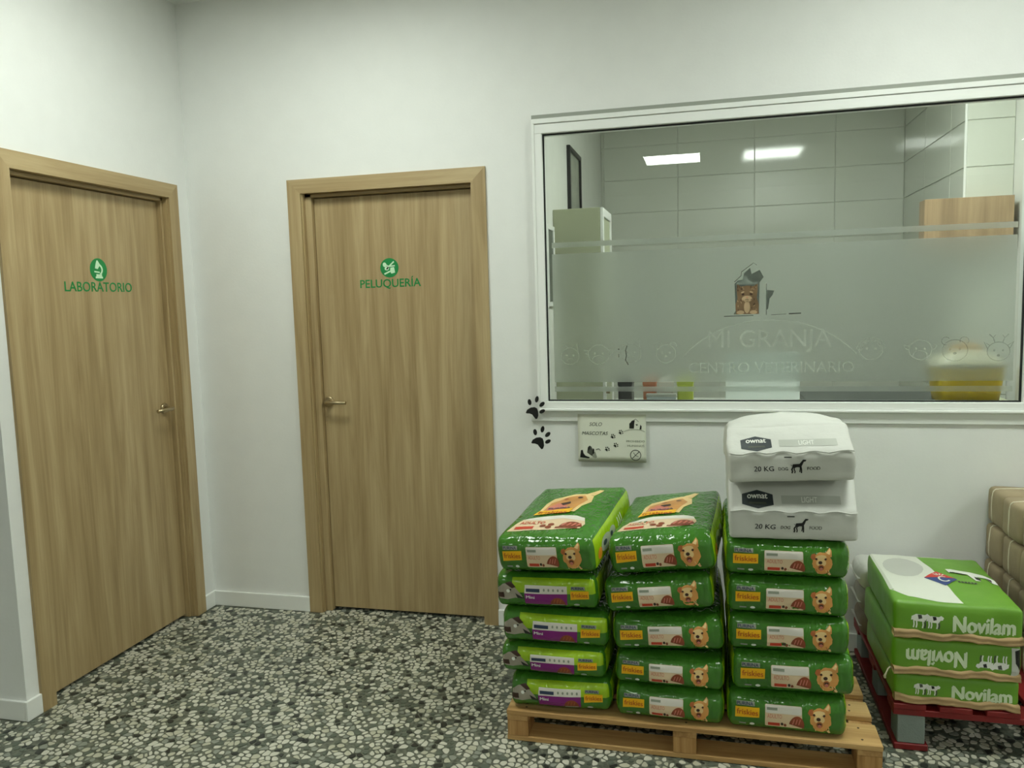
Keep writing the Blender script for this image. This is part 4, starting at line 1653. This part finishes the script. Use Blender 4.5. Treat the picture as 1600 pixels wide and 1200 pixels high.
def white_sack(label, loc, w, d, h, zr, back, rot, seed, bulge, tail):
    root = tag(empty('dog_food_sack', loc, rot), label, 'food sack', 'white sacks on the green bags')
    B = Bag(w, d, h, .012, bulge, .003, .0085, seed, 8.0, (zr, back, 0), tail=tail)
    cr = 2*zr/h-1
    B.mesh('body', [M_SACKW, M_SACKG], lambda s, a, b: 1 if (s == 'front' and b < cr) else 0, root, 24, 24, 20)
    # folded paper edge along the ridge
    f = B.front()
    pts = [f(w*(-.49+.98*k/20), zr+.0015+.002*math.sin(k*1.3+seed), .0045) for k in range(21)]
    b = MB()
    b.tube(pts, .0028, M_SACKW, 6)
    b.build('folded_edge', root)
    pr = Print()
    cx, v0 = -w*.27, zr+(h-zr)*.36
    hw, hh = .047, (h-zr)*.26
    pr.poly([(cx-hw, v0-hh*.55), (cx, v0-hh), (cx+hw, v0-hh*.55), (cx+hw, v0+hh*.55), (cx, v0+hh), (cx-hw, v0+hh*.55)], M_SLATE, 0)
    pr.text('ownat', cx, v0+.002, hh*.62, M_WHT, 1, width=hw*1.30, align='C', bold=.035)
    pr.rect(cx-hw*.55, cx+hw*.55, v0-hh*.50, v0-hh*.30, M_INK, 1)
    pr.build('brand_label', f, root, maxlen=.012, label='dark hexagon label reading ownat')
    pr = Print()
    pr.rect(-w*.08, w*.38, v0-hh*.42, v0+hh*.48, M_BAND, 0)
    pr.text('LIGHT', w*.14, v0-hh*.26, hh*.58, M_WHT, 1, width=.045, align='C', bold=.01)
    pr.build('type_band', f, root, maxlen=.012, label='grey band reading LIGHT')
    pr = Print()
    pr.text('20 KG', -w*.30, zr*.40, .015, M_BLACKV, 0, width=.060, bold=.02)
    pr.text('DOG', -w*.10, zr*.42, .010, M_INK, 0, width=.028, bold=.02)
    pr.text('FOOD', w*.125, zr*.42, .010, M_INK, 0, width=.036, bold=.02)
    pr.rect(-w*.05, w*.01, zr*.86, zr*.90, M_BLACKV, 0)
    # pointing dog
    ox, oz, s = w*.052, zr*.45, .022
    P = lambda p: [(ox+x*s, oz+y*s) for x, y in p]
    pr.poly(P([(-.95, .70), (-.62, .52), (-.60, .74), (.25, .80), (.55, 1.20), (.72, 1.42), (1.15, 1.36), (1.05, 1.18), (.80, 1.10), (.58, .62), (.40, .30), (-.10, .32), (-.42, .20), (-.58, .30), (-.66, .44)]), M_BLACKV, 1)
    pr.line(P([(-.55, .40), (-.78, .0), (-.72, -.28), (-.80, -.55)]), .0042, M_BLACKV, 1)
    pr.line(P([(-.42, .36), (-.46, .02), (-.38, -.28), (-.44, -.55)]), .0034, M_BLACKV, 1)
    pr.line(P([(.40, .48), (.46, .0), (.44, -.55)]), .0040, M_BLACKV, 1)
    pr.line(P([(.28, .48), (.32, .1), (.22, -.40)]), .0030, M_BLACKV, 1)
    pr.build('end_print', f, root, maxlen=.012, label='20 KG DOG FOOD print with pointing dog')
    return root


white_sack('white paper sack of dog food, lower of two on the green bags', (2.732, YF+.30, .747), .378, .60, .174, .086, .115, (0, -R(.8), R(-.5)), 5, 0, 0)
white_sack('white paper sack of dog food, topmost of two, slightly crumpled', (2.722, YF+.302, .931), .368, .60, .158, .088, .12, (0, -R(2.6), R(.5)), 9, .030, .50)


# ================================================================== PINE PALLET
def pine_pallet():
    x0, x1, y0, y1 = PALLET
    root = tag(empty('wooden_pallet', ((x0+x1)/2, (y0+y1)/2, 0)), 'pale pine pallet on the terrazzo under the kibble bags', 'pallet')
    W, Dp = (x1-x0)/2, (y1-y0)/2
    t = .018
    ws = [.13, .10, .145, .10, .13]
    gapd = (2*Dp-sum(ws))/4
    y = -Dp
    for k, w_ in enumerate(ws):
        b = MB()
        b.box(-W, W, y, y+w_, PT-t, PT, M_PINE, .002)
        o = b.build('deck_board', root)
        for xx in (-W+.06, 0, W-.06):
            b = MB()
            for dy in (.03, w_-.03):
                b.tube([(xx+.01*math.sin(k*3+dy*90), y+dy, PT-.002), (xx+.01*math.sin(k*3+dy*90), y+dy, PT+.0006)], .0038, M_NAIL, 8)
            b.build('nail_pair', o)
        y += w_+gapd
    for xx, w_ in ((-W+.038, .073), (0, .075), (W-.038, .073)):
        b = MB()
        b.box(xx-w_/2, xx+w_/2, -Dp+.001, Dp-.001, PT-2*t, PT-t-.0003, M_PINEY, .0015)
        b.build('stringer_board', root)
    for yy, dy in ((-Dp+.052, .10), (0, .10), (Dp-.052, .10)):
        for xx, w_ in ((-W+.038, .073), (0, .075), (W-.038, .073)):
            b = MB()
            b.box(xx-w_/2, xx+w_/2, yy-dy/2, yy+dy/2, t+.0003, PT-2*t-.0003, M_PINEB, .002)
            b.build('block', root)
        b = MB()
        b.box(-W, W, yy-dy/2, yy+dy/2, .0003, t, M_PINE, .002)
        b.build('bottom_board', root)


pine_pallet()


# ================================================================== RED PALLET
def red_pallet():
    x0, x1, y0, y1 = REDP
    root = tag(empty('wooden_pallet', ((x0+x1)/2, (y0+y1)/2, 0)), 'red painted pallet with grey blocks under the Novilam sacks', 'pallet')
    W, Dp = (x1-x0)/2, (y1-y0)/2
    x = -W
    while x < W-.05:
        b = MB()
        b.box(x, min(x+.098, W), -Dp, Dp, .140, .158, M_RED, .002)
        b.build('deck_board', root)
        x += .1377
    for yy in (-Dp+.05, 0, Dp-.05):
        b = MB()
        b.box(-W, W, yy-.048, yy+.048, .119, .1397, M_RED, .002)
        b.build('stringer_board', root)
        for xx in (-W+.055, 0, W-.055):
            b = MB()
            b.box(xx-.042, xx+.042, yy-.046, yy+.046, .0223, .1187, M_GREYB, .003)
            b.build('block', root)
    for xx in (-W+.055, 0, W-.055):
        b = MB()
        b.box(xx-.052, xx+.052, -Dp, Dp, .0003, .022, M_RED, .003)
        b.build('bottom_board', root)


red_pallet()


def cows(pr, cx, cz, s, layer=0, legs=True):
    """two pale cattle walking, with dark patches"""
    for dx, k in ((-.55, 1.0), (.50, .9)):
        P = lambda pts: [(cx+(dx+x*k)*s, cz+y*k*s) for x, y in pts]
        pr.poly(P([(-.62, .42), (-.30, .62), (.34, .58), (.52, .70), (.74, .52), (.66, .30), (.46, .26), (.34, .02), (-.34, .04), (-.52, .14), (-.66, .10)]), M_WHT, layer)
        pr.poly(P([(-.18, .58), (.10, .58), (.16, .30), (-.10, .22)]), M_BLACKV if k < 1 else M_INK, layer+1)
        if legs:
            for lx in (-.46, -.26, .20, .36):
                pr.line(P([(lx, .12), (lx+.03, -.25), (lx-.02, -.52)]), .10*s, M_WHT if lx < .3 else M_INK, layer)
    return pr


def novilam_sack(label, loc, w, d, h, rot, seed, flip=False, top_art=False, group=None):
    root = tag(empty('feed_sack', loc, rot), label, 'feed sack', group)
    B = Bag(w, d, h, .016, .010 if top_art else 0, .004, .0048, seed, 7.0)
    B.mesh('body', [M_NOVG, M_NOVW], lambda s, a, b: 1 if (s in ('back',)) else 0, root, 22, 26, 10)
    f = B.front()
    pr = Print()
    tx = -w*.035
    pr.text('Novilam', tx, h*.28, h*.44, M_NOVT, 0, width=w*.47, bold=.06)
    pc = cows(Print(), -w*.235, h*.48, h*.34, 0)
    for q_, nm, lb_ in ((pr, 'lettering', 'pale word Novilam'), (pc, 'cattle_emblem', 'two white cattle print')):
        if flip:
            q_.transform(lambda u, v: (-u+w*.04, h-v))
        q_.build(nm, f, root, maxlen=.015, label=lb_)
    if flip:
        pe = Print()
        pe.rect(w*.425, w*.494, h*.08, h*.92, M_SACKG, 0)
        pe.poly([(w*.45, h*.86), (w*.492, h*.90), (w*.492, h*.30), (w*.455, h*.52)], M_BLACKV, 1)
        pe.build('end_label', f, root, maxlen=.015)
    # kraft paper folds along the lower front edge
    n = 26
    V, F = [], []
    for k in range(n+1):
        u = -w/2+w*k/n
        z = .005+.004*math.sin(k*.55+seed)+.0015*math.sin(k*1.7)
        yf = -d/2-.010-.004*math.sin(k*.9+seed*2)
        for (yy, zz) in ((-d/2+.03, 0), (yf, z-.005), (yf-.003, z+.002), (yf+.004, z+.009), (yf-.001, z+.012), (yf+.005, z+.020), (-d/2+.03, z+.019)):
            V.append((u, yy, max(zz, 0)))
    for k in range(n):
        for j in range(7):
            a, c = k*7+j, k*7+(j+1) % 7
            F.append((a, c, c+7, a+7))
    F += [tuple(range(7)), tuple(n*7+j for j in range(6, -1, -1))]
    from_data('kraft_fold', V, F, M_KRAFT2, root, smooth=True)
    if top_art:
        g = B.top()
        A = lambda t: w/2*t
        Q = lambda t: d/2*t
        pr = Print()
        pr.poly([(A(-.985), Q(.97)), (A(-.985), Q(.2)), (A(-.97), Q(-.55)), (A(-.72), Q(-.80)), (A(-.30), Q(-.92)), (A(.10), Q(-.93)), (A(.02), Q(-.30)), (A(-.02), Q(.10)), (A(-.12), Q(.97))], M_NOVW, 0)
        pr.ell(A(-.52), Q(.34), .065, .10, M_SACKG, 1)
        pr.build('white_panel', g, root, maxlen=.02, label='white panel on the green upper face')
        pr = Print()
        cx, cz = A(.0), Q(-.12)
        pr.poly([(cx-.052, cz), (cx, cz-.062), (cx+.052, cz), (cx, cz+.062)], M_BLUE, 2)
        pr.poly([(cx-.052, cz), (cx+.045, cz+.008), (cx, cz+.062)], M_REDL, 3)
        pr.line(ellipse(cx+.008, cz-.008, .016, .020, 12, 0, R(60), R(330)), .006, M_WHT, 4)
        for a in (55, 80, 105, 130):
            pr.line([(cx+.012*math.cos(R(a)), cz+.012+.012*math.sin(R(a))), (cx+.028*math.cos(R(a)), cz+.012+.030*math.sin(R(a)))], .004, M_WHT, 4)
        pr.build('diamond_emblem', g, root, maxlen=.02, label='blue and red diamond emblem')
        pr = Print()
        P = lambda pts: [(A(x), Q(y)) for x, y in pts]
        pr.poly(P([(.20, .30), (.22, .14), (.30, .18), (.40, .12), (.52, .12), (.60, -.10), (.68, -.10), (.66, .06), (.80, .04), (.86, -.12), (.95, -.14), (.94, .02), (.80, .16), (.62, .24), (.44, .26), (.30, .32)]), M_WHT, 2)
        pr.line(P([(.24, .16), (.34, .14), (.50, .10)]), .006, M_BLACKV, 3)
        pr.poly(P([(.62, .06), (.70, .0), (.68, -.10), (.62, -.04)]), M_BLACKV, 3)
        pr.poly(P([(.80, .04), (.88, .0), (.86, -.10)]), M_BLACKV, 3)
        for k in range(6):
            pr.rect(A(.26+.055*k), A(.30+.055*k), Q(-.22), Q(-.175), M_INK, 2)
        pr.build('animal_emblem', g, root, maxlen=.02, label='white leaping animals on the green face')
    return root


g4 = 'green feed sacks on the red pallet'
novilam_sack('green Novilam sack, lowest, straight on the red pallet', (3.252, -.505, .161), .366, .48, .096, (0, R(.6), 0), 2, False, False, g4)
novilam_sack('green Novilam sack in mid stack, lettering upside down', (3.246, -.505, .262), .372, .49, .118, (0, R(.3), R(.5)), 4, True, False, g4)
novilam_sack('green Novilam sack on top with white panel facing up', (3.252, -.508, .386), .374, .49, .118, (R(.6), R(.6), R(-.8)), 6, False, True, g4)
b = MB()
b.tube([(3.062, -.735, .268), (3.055, -.742, .276), (3.048, -.745, .270), (3.042, -.747, .255), (3.037, -.747, .245), (3.040, -.745, .238)], [.002, .0028, .0025, .0025, .0045, .004], M_STRING, 6)
tag(b.build('sewing_thread'), 'loose white sewing thread at the corner of the upside-down sack', 'thread')


def plain_sack(label, loc, w, d, h, rot, seed, m):
    root = tag(empty('paper_sack', loc, rot), label, 'sack', 'pale sacks behind the green sacks')
    B = Bag(w, d, h, .030, 0, .008, .005, seed, 8.0)
    B.mesh('body', [m], lambda s, a, b: 0, root, 16, 16, 8)
    b = MB()
    b.box(-w/2-.012, -w/2+.012, -d*.42, d*.42, h*.47, h*.50, M_SACKG, .0008)
    b.build('end_seam', root)
    b = MB()
    f = B.front()
    pr = Print()
    pr.line([(-w*.3, h*.5), (w*.3, h*.5)], .008, M_INKL, 0)
    pr.build('printed_band', f, root, maxlen=.02)
    b.bm.free()
    return root


plain_sack('white paper sack on top behind the green sacks', (3.232, -.142, .348), .36, .20, .092, (0, 0, 0), 12, M_SACKW)
plain_sack('grey paper sack second from the top behind the green sacks', (3.236, -.142, .254), .36, .20, .091, (0, 0, 0), 13, plain('grey_paper_sack', (150, 146, 134), 0.55, bump=.2, bscale=16))
plain_sack('brown-grey paper sack lowest behind the green sacks', (3.240, -.142, .158), .36, .20, .092, (0, 0, 0), 14, plain('brown_paper_sack', (126, 112, 96), 0.6, bump=.2, bscale=16))

# ================================================================== KRAFT BUNDLES
PK = [(-.192, -.022), (-.372, -.196), (-.552, -.376)]
rowname = ['bottom', 'second', 'third', 'top']
colname = ['against the wall', 'in the middle row', 'in the row away from the wall']
for r_ in range(4):
    for c_, (ya, yb) in enumerate(PK):
        z0 = .158+.1445*r_
        root = tag(empty('kraft_bundle', (3.70+.004*math.sin(r_*5+c_*3), (ya+yb)/2, z0)),
                   'string-tied kraft paper bundle, %s layer, %s' % (rowname[r_], colname[c_]), 'bundle', 'kraft bundles on the red pallet')
        B = Bag(.302, yb-ya-.006, .1405, .018, .004 if r_ == 3 else 0, .004, .0026, 60+r_*4+c_, 9.0)
        B.mesh('body', [M_KRAFT], lambda s, a, b: 0, root, 12, 12, 10)
        ys = (yb-ya)*(.12 if c_ == 0 else .0)
        ds = .0015
        path = []
        lay = [(-1, c) for c in (-.9, -.5, 0, .5, .9)]+[(a, 1) for a in (-.95, -.6, -.2, .2, .6, .95)]+[(1, c) for c in (.9, .5, 0, -.5, -.9)]
        bb = ys/((yb-ya)/2)
        for (a, c) in lay:
            p = B.S(a, bb, c)
            n = Vector((a if abs(a) >= .9 else 0, 0, 1 if c == 1 else 0))
            path.append(p+n.normalized()*ds if n.length else p)
        b = MB()
        b.tube(path, .0026, M_STRING, 6)
        b.build('string', root)
